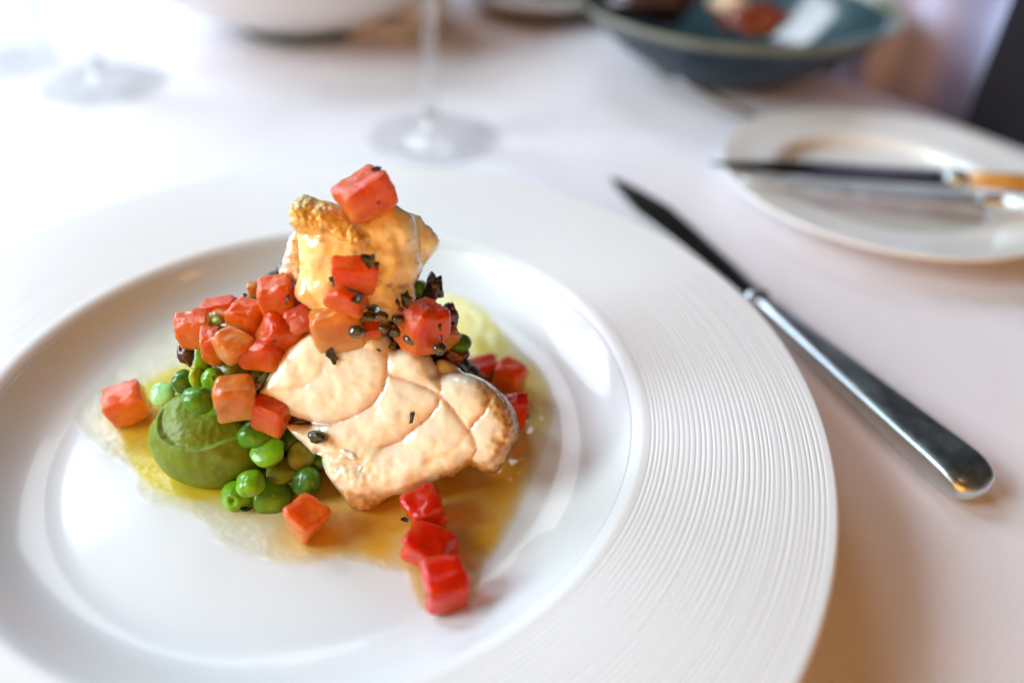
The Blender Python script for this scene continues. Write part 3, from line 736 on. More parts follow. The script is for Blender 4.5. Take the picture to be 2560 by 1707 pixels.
tomato(695, 744, 76, 100, 72, (10, 8, -4), T_ORANGE, 'upright orange tomato cube leaning on the left side of the seared fish', 7, off=0.004, k=11, jit=.1)
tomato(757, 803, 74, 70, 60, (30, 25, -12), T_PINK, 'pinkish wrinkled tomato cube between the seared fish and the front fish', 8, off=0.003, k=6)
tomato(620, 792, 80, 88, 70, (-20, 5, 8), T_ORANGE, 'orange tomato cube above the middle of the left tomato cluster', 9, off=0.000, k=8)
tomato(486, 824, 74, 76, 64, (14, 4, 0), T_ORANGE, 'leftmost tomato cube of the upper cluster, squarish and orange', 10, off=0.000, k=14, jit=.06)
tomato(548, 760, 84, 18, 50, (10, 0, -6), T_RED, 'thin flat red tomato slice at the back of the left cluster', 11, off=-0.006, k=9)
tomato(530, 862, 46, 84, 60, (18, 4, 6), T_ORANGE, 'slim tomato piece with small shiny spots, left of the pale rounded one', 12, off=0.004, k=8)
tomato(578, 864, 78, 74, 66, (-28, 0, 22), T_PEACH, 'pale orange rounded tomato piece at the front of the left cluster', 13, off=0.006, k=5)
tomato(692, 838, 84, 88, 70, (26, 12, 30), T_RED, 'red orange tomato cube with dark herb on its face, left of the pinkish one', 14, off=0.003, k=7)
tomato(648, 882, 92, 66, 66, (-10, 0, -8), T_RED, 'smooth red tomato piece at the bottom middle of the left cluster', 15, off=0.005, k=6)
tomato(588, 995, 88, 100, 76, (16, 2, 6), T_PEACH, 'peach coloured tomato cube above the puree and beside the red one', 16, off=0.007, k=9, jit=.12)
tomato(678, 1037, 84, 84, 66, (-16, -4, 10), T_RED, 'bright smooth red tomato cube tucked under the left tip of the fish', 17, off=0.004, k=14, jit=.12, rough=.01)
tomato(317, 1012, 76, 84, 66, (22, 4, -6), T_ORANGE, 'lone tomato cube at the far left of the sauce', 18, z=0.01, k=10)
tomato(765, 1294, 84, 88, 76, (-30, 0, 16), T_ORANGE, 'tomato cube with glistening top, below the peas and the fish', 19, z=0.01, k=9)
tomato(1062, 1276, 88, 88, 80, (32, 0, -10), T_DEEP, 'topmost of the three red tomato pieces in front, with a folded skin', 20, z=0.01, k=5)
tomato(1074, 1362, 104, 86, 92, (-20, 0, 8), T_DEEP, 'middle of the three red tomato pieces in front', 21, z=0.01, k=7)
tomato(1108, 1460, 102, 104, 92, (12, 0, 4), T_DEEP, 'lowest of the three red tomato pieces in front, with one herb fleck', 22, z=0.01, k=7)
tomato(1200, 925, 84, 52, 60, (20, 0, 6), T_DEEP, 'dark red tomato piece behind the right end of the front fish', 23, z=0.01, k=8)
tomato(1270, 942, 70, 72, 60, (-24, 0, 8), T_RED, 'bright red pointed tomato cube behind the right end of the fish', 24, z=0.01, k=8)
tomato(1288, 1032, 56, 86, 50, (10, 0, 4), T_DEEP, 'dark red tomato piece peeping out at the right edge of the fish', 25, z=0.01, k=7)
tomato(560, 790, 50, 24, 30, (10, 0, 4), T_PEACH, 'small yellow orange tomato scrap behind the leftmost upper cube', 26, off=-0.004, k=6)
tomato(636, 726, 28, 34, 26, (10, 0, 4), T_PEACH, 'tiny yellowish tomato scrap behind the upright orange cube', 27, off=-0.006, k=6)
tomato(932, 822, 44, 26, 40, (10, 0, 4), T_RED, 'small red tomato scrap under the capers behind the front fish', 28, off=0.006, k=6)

# ------------------------------------------------------------------ peas
def pea_mesh(r, kind, seed, n=20):
    V = []; Fc = []; rnd = random.Random(seed)
    for i in range(n + 1):
        th_ = pi * i / n
        for j in range(n * 2):
            ph = pi * j / n
            p = Vector((sin(th_) * cos(ph), sin(th_) * sin(ph), cos(th_)))
            if kind == 'half':
                if p.z < 0: p = Vector((p.x, p.y, -0.22 * (1 - (p.x ** 2 + p.y ** 2)) ** 0.5 - 0.06 * (1 - (p.x ** 2 + p.y ** 2))))
                p.z *= 0.92
            elif kind == 'disc': p.z = math.copysign(abs(p.z) ** 0.75, p.z) * 0.5
            elif kind == 'skin': p.z *= 0.6; p.x *= 1.25; p.z += 0.25 * p.x * p.x
            elif kind == 'dimple':
                q = math.hypot(p.x - 0.35, p.y + 0.3)
                if p.z > 0: p *= 1 - 0.35 * math.exp(-(q / 0.16) ** 2) + 0.08 * math.exp(-((q - 0.3) / 0.1) ** 2)
            if kind == 'whole' and n > 10:
                p = Vector((p.x, p.y, p.z * 0.76)); p *= 1 - 0.06 * math.exp(-((p.x + 0.3 * p.z) / 0.05) ** 2) * (1 if p.y < 0.2 else 0)
            p *= 1 + (0.13 if n > 10 else 0.07) * nz(p, 1.3, seed) + 0.03 * nz(p, 5, seed)
            V.append(p * r)
    m_ = n * 2
    for i in range(n):
        for j in range(m_):
            Fc.append((i * m_ + j, (i + 1) * m_ + j, (i + 1) * m_ + (j + 1) % m_, i * m_ + (j + 1) % m_))
    return V, Fc
def pea(px, py, rpx, kind, rot, mt, label, seed, off=0.0, z=None, sx=1.0, sy=1.0, sz=1.0, y=None):
    p = place(px, py, off, z, y); V, Fc = pea_mesh(m_of(rpx, p), kind, seed); q = rotm(*rot)
    V = [q @ Vector((v.x * sx, v.y * sy, v.z * sz)) for v in V]
    if z is not None and z < 0.013:
        p = at_z(px, py, FZ + 0.0003 - min(v.z for v in V))
    return tag(mk('pea', V, Fc, mt, None, True, p), label, 'pea', 'green peas beside the fish')
pea(405, 985, 31, 'disc', (0, 35, -10), P_PALE, 'pale bluish green flattened pea at the left end of the pea row', 1, off=-0.003)
pea(458, 955, 32, 'half', (40, 70, 20), P_DARK, 'dark green split pea above the left shoulder of the puree', 2, off=0.0)
pea(492, 945, 26, 'disc', (10, 60, 60), P_YELLOW, 'yellowish split pea standing on edge between two green ones', 3, off=0.002, sx=.8)
pea(532, 948, 29, 'dimple', (20, 30, 0), P_BRIGHT, 'light wrinkled pea right of the yellowish split one', 4, off=0.002)
pea(493, 1003, 38, 'half', (-30, -18, 30), P_GREEN, 'large half pea lying cut side down on top of the puree', 5, off=0.009)
pea(545, 1018, 28, 'whole', (0, 0, 0), P_GREEN, 'green pea half hidden left of the peach tomato cube', 6, off=0.003)
pea(500, 905, 30, 'half', (80, 90, 10), P_BRIGHT, 'upright pea slice right below the leftmost upper tomato cube', 7, off=-0.001, sy=1.2)
pea(582, 922, 36, 'half', (10, 30, 0), P_OLIVE, 'olive green pea under the pale orange tomato piece', 8, off=-0.001, sx=1.15)
pea(640, 945, 34, 'whole', (10, 0, 0), P_OLIVE, 'olive pea above the peach tomato cube, beside the shiny caper', 9, off=-0.003, sx=1.1)
pea(640, 1088, 40, 'half', (20, 20, 0), P_GREEN, 'green pea directly under the bright red tomato cube', 10, off=0.0, sx=1.1)
pea(668, 1128, 41, 'half', (-8, 200, 4), P_BRIGHT, 'half pea with its flat side up in the middle of the lower peas', 11, off=0.003, sx=1.05)
pea(752, 1140, 36, 'disc', (20, 52, 10), P_OLIVE, 'brownish olive pea touching the ragged left edge of the fish', 12, off=-0.001)
pea(704, 1176, 38, 'half', (0, 190, 0), P_OLIVE, 'brownish olive half pea beneath the flat side up one', 13, off=0.0)
pea(627, 1208, 38, 'whole', (0, 0, 0), P_BRIGHT, 'bright round pea with a highlight, sitting on the lower peas', 14, off=0.006)
pea(594, 1240, 39, 'dimple', (-25, 35, 0), P_BRIGHT, 'bright pea with a small hole at the lower left of the peas', 15, off=0.001)
pea(681, 1242, 48, 'disc', (10, 42, 5), P_GREEN, 'wide flat green pea at the bottom of the heap', 16, off=0.001)
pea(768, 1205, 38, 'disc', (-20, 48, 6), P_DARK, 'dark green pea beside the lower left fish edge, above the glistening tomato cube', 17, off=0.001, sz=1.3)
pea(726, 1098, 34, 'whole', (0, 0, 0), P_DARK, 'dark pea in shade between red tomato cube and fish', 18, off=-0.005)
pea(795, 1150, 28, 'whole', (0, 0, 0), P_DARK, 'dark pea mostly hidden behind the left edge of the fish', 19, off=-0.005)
pea(1046, 722, 20, 'whole', (0, 0, 0), P_GREEN, 'single upright green pea right of the seared fish', 20, off=-0.004, sx=.8, sz=1.5)
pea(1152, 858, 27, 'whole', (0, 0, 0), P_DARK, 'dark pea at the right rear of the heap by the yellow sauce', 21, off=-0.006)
pea(537, 803, 30, 'skin', (60, 60, 50), P_PALE, 'whitish green pea skin between tomato cubes at the back left', 22, off=-0.003, sx=1.2, sy=.6)
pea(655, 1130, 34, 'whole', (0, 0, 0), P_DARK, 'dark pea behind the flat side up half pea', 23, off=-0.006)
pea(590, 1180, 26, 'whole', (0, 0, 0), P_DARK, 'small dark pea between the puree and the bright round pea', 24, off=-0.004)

# ------------------------------------------------------------------ capers, mushrooms
def lump(name, px, py, wpx, hpx, rot, mt, label, cat, group, seed, off=0.0, z=None, y=None, amp=0.1, ns=1.3, stem=False, dpx=None):
    p = place(px, py, off, z, y); V, Fc = pea_mesh(1.0, 'whole', seed, 16); q = rotm(*rot); w, h = m_of(wpx, p) / 2, m_of(hpx, p) / 2
    dd = m_of(dpx, p) / 2 if dpx else min(w, h)
    V2 = []
    for v in V:
        u = v * (1 + amp * nz(v, ns, seed) + amp * 0.5 * nz(v, ns * 3, seed + 1))
        if stem: u *= 1 + 0.18 * math.exp(-((math.hypot(v.x, v.y)) / 0.16) ** 2) * (1 if v.z > 0 else 0) - 0.05 * math.exp(-((math.hypot(v.x, v.y) - .3) / 0.1) ** 2)
        V2.append(q @ Vector((u.x * w, u.y * dd, u.z * h)))
    if z is not None and z < 0.013: p = at_z(px, py, FZ + 0.0003 - min(v.z for v in V2))
    return tag(mk(name, V2, Fc, mt, None, True, p), label, cat, group)
CG = 'capers scattered over the fish'
def caper(px, py, w, h, mt, label, seed, off, rot=(0, 0, 0), **kw): return lump('caper', px, py, w, h, rot, mt, label, 'caper', CG, seed, off, amp=0.08, stem=True, **kw)
caper(893, 829, 42, 42, M_CAPER, 'round dark caper between the yellow orange tomato cube and the front fish', 1, 0.0100, (10, -50, 0))
caper(1028, 851, 44, 36, M_CAPER2, 'shiny brown caper under the deep orange tomato cube', 2, 0.0100, (10, -20, 20))
caper(1099, 872, 34, 40, M_CAPER, 'caper at the lower right corner of the deep orange tomato cube', 3, 0.0100, (10, 0, 0))
caper(924, 790, 34, 34, M_CAPER, 'dark caper at the left of the caper cluster under the herbs', 4, 0.0125)
caper(953, 790, 36, 32, M_CAPER2, 'caper at the top middle of the caper cluster', 5, 0.0125)
caper(995, 797, 34, 30, M_CAPER, 'olive caper beside the deep orange tomato cube, under the large herb', 6, 0.0115)
caper(960, 820, 32, 32, M_CAPER2, 'brown caper just above the rounded top of the front fish', 7, 0.0085)
caper(988, 828, 32, 44, M_CAPER, 'dark caper in the shaded gap right of the brown one', 8, 0.0075)
caper(643, 958, 36, 40, M_CAPER2, 'shiny caper at the far left tip of the fish, above the red cube', 9, 0.005, (0, -30, 30))
caper(795, 1093, 50, 44, M_CAPER, 'big striped caper lying alone on the lower left of the fish', 10, on_fish(795, 1093) + 0.0012, (20, -50, 20))
caper(1125, 815, 30, 30, M_CAPER, 'dark caper behind the right shoulder of the deep orange tomato cube', 11, -0.005)
MG = 'dark mushroom bits at the rim of the heap'
lump('mushroom_piece', 1084, 722, 40, 90, (0, -20, 8), M_OLIVE, 'tall glossy black mushroom piece right of the seared fish', 'mushroom', MG, 1, -0.005, amp=.6, ns=1.6)
lump('mushroom_piece', 1122, 790, 44, 74, (0, -20, 0), M_MAROON, 'maroon mushroom piece below the tall black one', 'mushroom', MG, 2, -0.006, amp=.4, ns=1.4)
lump('mushroom_piece', 1140, 885, 56, 60, (0, 0, 0), M_MAROON, 'brown mushroom piece behind the fish, beside the yellow sauce', 'mushroom', MG, 3, -0.007, amp=.35, ns=1.4)
lump('mushroom_piece', 466, 888, 38, 74, (0, -10, -8), M_MAROON, 'dark maroon wedge below the leftmost upper tomato cube', 'mushroom', MG, 4, -0.002, amp=.3, ns=1.2)
lump('mushroom_piece', 745, 1052, 50, 18, (0, -10, -8), M_OLIVE, 'black sliver in the notch of the fish beside the red tomato cube', 'mushroom', MG, 5, 0.0015, amp=.4, ns=1.4)
lump('mushroom_piece', 620, 925, 60, 30, (0, -10, 0), M_MAROON, 'dark maroon piece in shade below the smooth red tomato', 'mushroom', MG, 6, -0.003, amp=.3, ns=1.2)

# bed of lentils hidden inside the heap, showing only as dark gaps
def bed():
    rnd = random.Random(5); V = []; Fc = []
    base, bf = pea_mesh(1.0, 'whole', 3, 7)
    def add(p, r):
        k = len(V); 
        for v in base: V.append(p + Vector((v.x * r, v.y * r, v.z * r * 0.8)))
        Fc.extend(tuple(i + k for i in f) for f in bf)
    heap = [(440, 790), (520, 765), (600, 705), (660, 690), (735, 600), (960, 600), (1010, 700), (1062, 690), (1110, 760), (1165, 860), (1270, 960), (1270, 1060), (1200, 1130), (900, 1230), (640, 1240), (470, 1060), (425, 950)]
    def px_of(p):
        v = p - CP; d_ = v.dot(_fw); return (1280 + F * v.dot(_rt) / d_, 853.5 - F * v.dot(_up) / d_)
    pts_ = []
    for i in range(60000):
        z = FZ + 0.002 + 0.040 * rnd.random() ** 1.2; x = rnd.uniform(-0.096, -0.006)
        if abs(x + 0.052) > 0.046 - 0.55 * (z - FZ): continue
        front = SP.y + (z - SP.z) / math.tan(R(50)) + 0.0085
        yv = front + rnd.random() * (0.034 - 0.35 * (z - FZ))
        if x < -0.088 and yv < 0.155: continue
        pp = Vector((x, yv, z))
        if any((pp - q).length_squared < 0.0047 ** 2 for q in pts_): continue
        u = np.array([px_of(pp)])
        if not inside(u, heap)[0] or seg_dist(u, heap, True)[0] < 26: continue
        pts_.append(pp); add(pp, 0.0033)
        if len(pts_) > 620: break
    return V, Fc
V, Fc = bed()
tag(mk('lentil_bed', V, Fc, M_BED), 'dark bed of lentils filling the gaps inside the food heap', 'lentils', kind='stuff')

# ------------------------------------------------------------------ herbs
def herb(px, py, wpx, hpx, ang, label, seed, off=None, z=None, y=None, bk=None, mt=None, curl=0.35, normal=None):
    rnd = random.Random(seed * 13 + 1)
    p = place(px, py, off if off is not None else 0.0, z, y, bk); w, h = m_of(wpx * 1.3, p) / 2, m_of(hpx * 1.3, p) / 2
    nn = normal or SN
    xa = Vector((1, 0, 0)); ya = nn.cross(xa).normalized(); xa = ya.cross(nn).normalized()
    a = R(ang); ux = xa * cos(a) + ya * sin(a); uy = -xa * sin(a) + ya * cos(a)
    k = 11; ring = [0.55 + 0.55 * rnd.random() for _ in range(k)]
    V = []; Fc = []; T = 0.00025
    rows = 4
    for side in (1, -1):
        for ri in range(rows + 1):
            for i in range(k):
                t = 2 * pi * i / k; rr = ring[i] * ri / rows
                x, yv = cos(t) * rr, sin(t) * rr
                bend = curl * w * (x * x - 0.3) + 0.25 * w * nz((x, yv, seed), 1.7, seed)
                V.append(ux * (x * w) + uy * (yv * h) + nn * (bend + side * T * (1 - ri / rows)))
    n1_ = (rows + 1) * k
    for side in (0, 1):
        b0 = side * n1_
        for ri in range(rows):
            for i in range(k):
                q = (b0 + ri * k + i, b0 + ri * k + (i + 1) % k, b0 + (ri + 1) * k + (i + 1) % k, b0 + (ri + 1) * k + i)
                Fc.append(q[::-1] if side == 0 else q)
    return tag(mk('herb_flake', V, Fc, mt or M_HERB, None, True, p), label, 'herb flake', 'chopped dark herb flakes')
VN = Vector((0, -0.8, 0.6)); FN = Vector((0, 0, 1))
herb(942, 423, 26, 12, 5, 'dark herb flake on top of the crowning tomato cube', 1, bk=0.0, normal=VN)
herb(946, 507, 7, 10, 0, 'tiny dark fleck on the right face of the crowning tomato cube', 2, bk=0.0062, normal=VN)
herb(922, 650, 34, 36, 15, 'large wet herb leaf folded over the tomato cube halfway up', 3, bk=0.0100, normal=VN)
herb(943, 663, 12, 18, 20, 'small dark herb bit beside the large folded leaf', 4, bk=0.009, normal=VN)
herb(830, 697, 14, 14, 0, 'small dark herb flake left of the tomato cube halfway up', 5, bk=0.0085, normal=VN)
herb(833, 709, 9, 16, 10, 'pale shiny herb bit under the flake left of the halfway cube', 6, bk=0.0085, normal=VN, mt=M_HERBG)
herb(889, 729, 50, 7, -22, 'thin long herb strand across the lower red tomato piece', 7, bk=0.0110, normal=VN)
herb(893, 749, 28, 22, 15, 'pointed dark herb flake below the long strand', 8, bk=0.0110, normal=VN)
herb(829, 748, 24, 20, 10, 'curled herb at the left end of the dark herb chain', 9, off=0.0125, normal=VN, curl=.8)
herb(848, 745, 34, 9, 28, 'narrow curved herb rising from the left of the herb chain', 10, off=0.013, normal=VN)
herb(850, 757, 30, 10, -8, 'flat herb bit in the herb chain above the yellow orange cube', 11, off=0.013, normal=VN)
herb(870, 759, 26, 15, -10, 'glossy herb lump in the middle of the herb chain', 12, off=0.0135, normal=VN, curl=.9)
herb(889, 769, 26, 16, -30, 'wet herb at the right end of the herb chain', 13, off=0.014, normal=VN, curl=.9)
herb(901, 787, 14, 34, 10, 'dark herb hanging down the side of the yellow orange cube', 14, off=0.010)
herb(934, 770, 36, 16, -15, 'jagged dark herb at the foot of the seared fish', 15, off=0.016)
herb(1016, 748, 30, 36, 15, 'large jagged herb between the seared fish and the deep orange cube', 16, off=0.015)
herb(996, 758, 10, 34, 25, 'thin pointed herb left of the large jagged one', 17, off=0.015)
herb(1004, 774, 18, 14, 0, 'small dark herb at the base of the large jagged one', 18, off=0.015)
herb(718, 750, 6, 24, -8, 'thin dark comma of herb on the upright orange tomato cube', 19, off=0.0095)
herb(686, 845, 14, 24, 0, 'dark herb flake on the red orange tomato cube', 20, off=0.0085)
herb(555, 819, 22, 9, 15, 'black herb speck between the slim and the pale rounded tomato', 21, off=0.0065)
herb(613, 737, 12, 9, 0, 'small herb bit on top of the middle tomato cube of the left cluster', 22, off=0.005)
herb(1046, 794, 14, 24, 38, 'oblong herb fleck on the face of the deep orange cube', 23, off=0.0130)
herb(1099, 816, 8, 26, 8, 'narrow herb fleck near the right edge of the deep orange cube', 24, off=0.0115)
herb(1103, 847, 6, 20, 5, 'thin herb thread above the caper at the right of the orange cube', 25, off=0.011)
herb(830, 890, 22, 46, 32, 'long dark herb leaf on the upper left of the front fish', 26, off=on_fish(830, 890) + 0.0006, curl=.1)
herb(948, 876, 14, 7, -20, 'tiny green curl of herb on the upper fish', 27, off=on_fish(948, 876) + 0.0006, mt=M_HERBG)
herb(982, 866, 20, 20, 20, 'curled green herb at the top seam of the front fish', 28, off=on_fish(982, 866) + 0.0006, mt=M_HERBG, curl=.9)
herb(1030, 1044, 12, 32, -5, 'small pointed herb leaf in the centre of the front fish', 29, off=on_fish(1030, 1044) + 0.0006, curl=.1)
herb(648, 958, 12, 66, -28, 'dark green herb stalk along the left tip of the fish', 30, off=0.0065, mt=M_HERBG)
herb(692, 929, 4, 14, -40, 'tiny dark thread on the golden left edge of the fish', 31, off=on_fish(692, 929) + 0.0006)
herb(849, 822, 5, 12, -20, 'tiny fleck on the yellow orange tomato cube', 32, off=0.0112)
herb(1012, 1297, 16, 20, 20, 'black herb bit left of the topmost front tomato piece', 33, z=FZ + 0.002, normal=FN)
herb(1076, 1485, 26, 20, -25, 'black herb fleck on the lowest front tomato piece', 34, z=FZ + 0.0088, normal=Vector((0, -0.7, 0.7)), curl=.1)
herb(1233, 933, 12, 20, -35, 'dark herb between the two tomato pieces behind the fish', 35, z=FZ + 0.0075)
herb(1224, 949, 16, 12, 0, 'dark herb just above the right shoulder of the fish', 36, z=FZ + 0.0065)
herb(1292, 981, 9, 9, 0, 'tiny herb speck on the bright red pointed tomato cube', 37, z=FZ + 0.0065)
herb(1306, 1015, 12, 22, 15, 'dark herb on the tomato piece at the right edge of the fish', 38, z=FZ + 0.0075)
herb(1319, 1040, 7, 18, 10, 'thin herb at the outer side of the tomato right of the fish', 39, z=FZ + 0.006)
herb(618, 1271, 26, 12, 5, 'black herb bit in the sauce under the lower left peas', 40, z=FZ + 0.0014, normal=FN)

# ------------------------------------------------------------------ cutlery
def loft(stations, mt, name, parent, prof_n=28, k=4.0):
    """stations: (s, centre_y, centre_z, half_width, half_height, exponent) along local x"""
    V = []; Fc = []
    for (s_, cy, cz, hw, hh, kk) in stations:
        for i in range(prof_n):
            a = 2 * pi * i / prof_n; c, s2 = cos(a), sin(a)
            V.append((s_, cy + hw * math.copysign(abs(c) ** (2 / kk), c), cz + hh * math.copysign(abs(s2) ** (2 / kk), s2)))
    n = prof_n
    for j in range(len(stations) - 1):
        for i in range(n): Fc.append((j * n + i, j * n + (i + 1) % n, (j + 1) * n + (i + 1) % n, (j + 1) * n + i))
    V.append((stations[0][0], stations[0][1], stations[0][2])); c = len(V) - 1
    for i in range(n): Fc.append((c, (i + 1) % n, i))
    V.append((stations[-1][0], stations[-1][1], stations[-1][2])); c = len(V) - 1; b0 = (len(stations) - 1) * n
    for i in range(n): Fc.append((c, b0 + i, b0 + (i + 1) % n))
    return mk(name, V, Fc, mt, parent)
def orient(o, p_from, p_to):
    d = (p_to - p_from); o.location = p_from
    o.rotation_euler = (0, -math.atan2(d.z, math.hypot(d.x, d.y)), math.atan2(d.y, d.x))
# dinner knife, tip -> handle end along local +x
kt = at_z(1531, 444, 0.0015); ke = at_z(2462, 1222, 0.007)
kn = tag(empty('dinner_knife', kt), 'steel dinner knife lying on the cloth right of the large plate', 'knife')
kt2 = Vector((kt.x, kt.y, 0)); ke2 = Vector((ke.x, ke.y, 0)); orient(kn, kt2, ke2)
L = (ke2 - kt2).length; BLN = at_z(1885, 742, 0.004); sb = (Vector((BLN.x, BLN.y, 0)) - kt2).length
st = []
for i in range(30):
    t = i / 29; s_ = t * sb
    hw = 0.0096 * min(1, (0.03 + t * 3.0) ** 0.6) if t < 0.32 else 0.0096 - 0.0042 * ((t - 0.32) / 0.68) ** 0.8
    st.append((s_, 0.0012 * sin(t * pi) , 0.0012 + 0.0030 * t, max(hw, 0.0004), 0.0005 + 0.0007 * t, 2.2))
loft(st, M_BLADE, 'blade', kn)
st = [(sb - 0.002, 0, 0.0042, 0.0040, 0.0022, 3), (sb, 0, 0.0042, 0.0055, 0.0036, 3), (sb + 0.003, 0, 0.0042, 0.0056, 0.0038, 3), (sb + 0.005, 0, 0.0044, 0.0040, 0.0030, 3), (sb + 0.007, 0, 0.0045, 0.0040, 0.0030, 3)]
loft(smooth_prof(st, 4), M_STEEL, 'bolster', kn)
hs = [(sb + 0.006, 0, 0.0045, 0.0036, 0.0029, 2.6), (sb + 0.02, 0, 0.0046, 0.0046, 0.0032, 3.4), (sb + 0.05, 0, 0.0050, 0.0064, 0.0037, 4.2), (sb + 0.08, 0, 0.0054, 0.0079, 0.0042, 5.0),
      (L - 0.012, 0, 0.0058, 0.0088, 0.0046, 5.0), (L - 0.006, 0, 0.0056, 0.0087, 0.0041, 4.2), (L - 0.0025, 0, 0.0050, 0.0077, 0.0034, 3.0), (L - 0.0006, 0, 0.0044, 0.0045, 0.0022, 2.2), (L, 0, 0.0042, 0.0012, 0.0007, 2)]
loft(smooth_prof(hs, 7), M_STEEL, 'handle', kn, 44)

# ------------------------------------------------------------------ side plate with cutlery
SC = Vector((0.184, 0.352, 0)); SR = 0.0815
t = tag(empty('side_plate', SC), 'small cream side plate at the right with two knives across it', 'plate')
pts = [(0.0, 0.0045), (0.03, 0.0045), (0.046, 0.0046), (0.050, 0.0060), (0.0525, 0.0100), (0.056, 0.0116), (0.066, 0.0128), (SR - 0.002, 0.0150), (SR, 0.0146), (SR - 0.001, 0.0134), (0.065, 0.0105), (0.052, 0.0065), (0.045, 0.002), (0.043, 0.0), (0.040, 0.0), (0.038, 0.0025), (0.0, 0.0025)]
V, Fc = lathe(smooth_prof(pts, 5)[1:-1], 160, True, True); mk('dish', V, Fc, M_SIDE, t)
def table_knife(name, a, b_, tip_hw, blade_frac, mt_blade, mt_bolster, mt_handle, label, hh=1.0):
    o = tag(empty(name, a), label, 'knife'); orient(o, a, b_); L = (b_ - a).length; sb = L * blade_frac
    st = []
    for i in range(22):
        t = i / 21; st.append((t * sb, -tip_hw * 0.25 * (1 - t), 0.0006, max(tip_hw * min(1, (0.02 + t * 2.2)) ** 0.7, 0.0004), 0.0007 + 0.0006 * t, 2.4))
    loft(st, mt_blade, 'blade', o)
    loft(smooth_prof([(sb - 0.001, 0, 0.0008, 0.0042, 0.002, 2.6), (sb + 0.002, 0, 0.0008, 0.0056 * hh, 0.0040 * hh, 2.4), (sb + 0.006, 0, 0.0008, 0.0056 * hh, 0.0040 * hh, 2.4), (sb + 0.009, 0, 0.0008, 0.0042, 0.0032, 2.6)], 4), mt_bolster, 'bolster', o)
    loft([(sb + 0.0085, 0, 0.0008, 0.0040, 0.0032, 3), (sb + 0.03, 0, 0.0008, 0.0046, 0.0035, 3), (L - 0.006, 0, 0.0008, 0.0058, 0.0040, 3), (L - 0.001, 0, 0.0008, 0.0045, 0.003, 2.4), (L, 0, 0.0008, 0.002, 0.001, 2)], mt_handle, 'handle', o, 32)
    return o
a = at_z(1772, 406, 0.0165); b_ = at_z(2362, 448, 0.0185); dd = (b_ - a)
table_knife('butter_knife', a, a + dd * 1.75, 0.0088, 1 / 1.75, M_BLACKBLADE, M_STEEL, M_AMBER, 'dark bladed knife with amber handle on the side plate')
a = at_z(1852, 446, 0.0160); b_ = at_z(2450, 505, 0.0175); dd = (b_ - a)
table_knife('butter_knife', a, a + dd * 1.6, 0.0082, 1 / 1.6, M_BRUSHED, M_STEEL, M_BRUSHED, 'bright silver knife lying in front of the dark bladed one on the side plate', hh=0.72)

# spoon by the blue bowl
a = at_z(1685, 190, 0.021); b_ = at_z(1845, 278, 0.006); sp = tag(empty('teaspoon', a), 'silver spoon handle pointing out between the blue bowl and the side plate', 'spoon'); orient(sp, a, a + (b_ - a))
loft([(0, 0, 0, 0.001, 0.0006, 2), (0.003, 0, 0, 0.0045, 0.0012, 2.4), (0.02, 0, 0, 0.0050, 0.0013, 2.4), (0.05, 0, 0.001, 0.0030, 0.0013, 2.6), (0.085, 0, 0.002, 0.0022, 0.0014, 2.6)], M_STEEL, 'handle', sp)
loft(smooth_prof([(0.084, 0, 0.002, 0.0022, 0.0013, 2), (0.09, 0, 0.001, 0.007, 0.0012, 2), (0.1, 0, 0.0, 0.0115, 0.0014, 2), (0.115, 0, 0.0, 0.010, 0.0014, 2), (0.122, 0, 0.001, 0.001, 0.0006, 2)], 4), M_STEEL, 'bowl', sp)

# ------------------------------------------------------------------ blue bowl
BC = Vector((0.140, 0.537, 0)); BRR = 0.106; BZ = 0.048
t = tag(empty('stoneware_bowl', BC), 'blue grey stoneware bowl with a bronze rim at the upper right', 'bowl')
pts = [(0.0, 0.0012), (0.036, 0.0012), (0.040, 0.0), (0.046, 0.0012), (0.058, 0.009), (0.077, 0.021), (0.092, 0.034), (0.101, 0.0425)]
V, Fc = lathe(smooth_prof(pts, 5)[1:], 120, True); mk('outer_wall', V, Fc, M_BOWL, t)
V, Fc = lathe(smooth_prof([(0.101, 0.0425), (0.1045, 0.0462), (BRR, BZ - 0.0005), (BRR - 0.001, BZ + 0.0006), (BRR - 0.003, BZ - 0.0004), (0.0985, 0.0435)], 5), 120); mk('rim', V, Fc, M_BOWLRIM, t)
pts = [(0.0985, 0.0435), (0.086, 0.036), (0.068, 0.024), (0.05, 0.0125), (0.03, 0.007), (0.0, 0.006)]
V, Fc = lathe(smooth_prof(pts, 5)[:-1], 120, False, True); mk('inner_wall', V, Fc, M_BOWLIN, t)
def blob(name, loc, r, mt, label, cat, seed, amp=0.3, ns=1.4, group=None):
    V, Fc = pea_mesh(1.0, 'whole', seed, 14)
    V = [Vector((v.x * r[0], v.y * r[1], v.z * r[2])) * (1 + amp * nz(v, ns, seed)) for v in V]
    return tag(mk(name, V, Fc, mt, None, True, loc), label, cat, group)
blob('meat_piece', at_y(1885, 50, 0.515), (0.020, 0.018, 0.012), M_RAGU, 'red brown morsel in the middle of the blue bowl', 'food', 3)
blob('meat_piece', at_y(1640, 2, 0.535), (0.034, 0.024, 0.016), M_OLIVE, 'dark brown food heap in the left half of the blue bowl', 'food', 4)
blob('dumpling', at_y(1820, 14, 0.53), (0.013, 0.012, 0.010), M_CREAM, 'cream coloured piece of food behind the red brown morsel', 'food', 5)

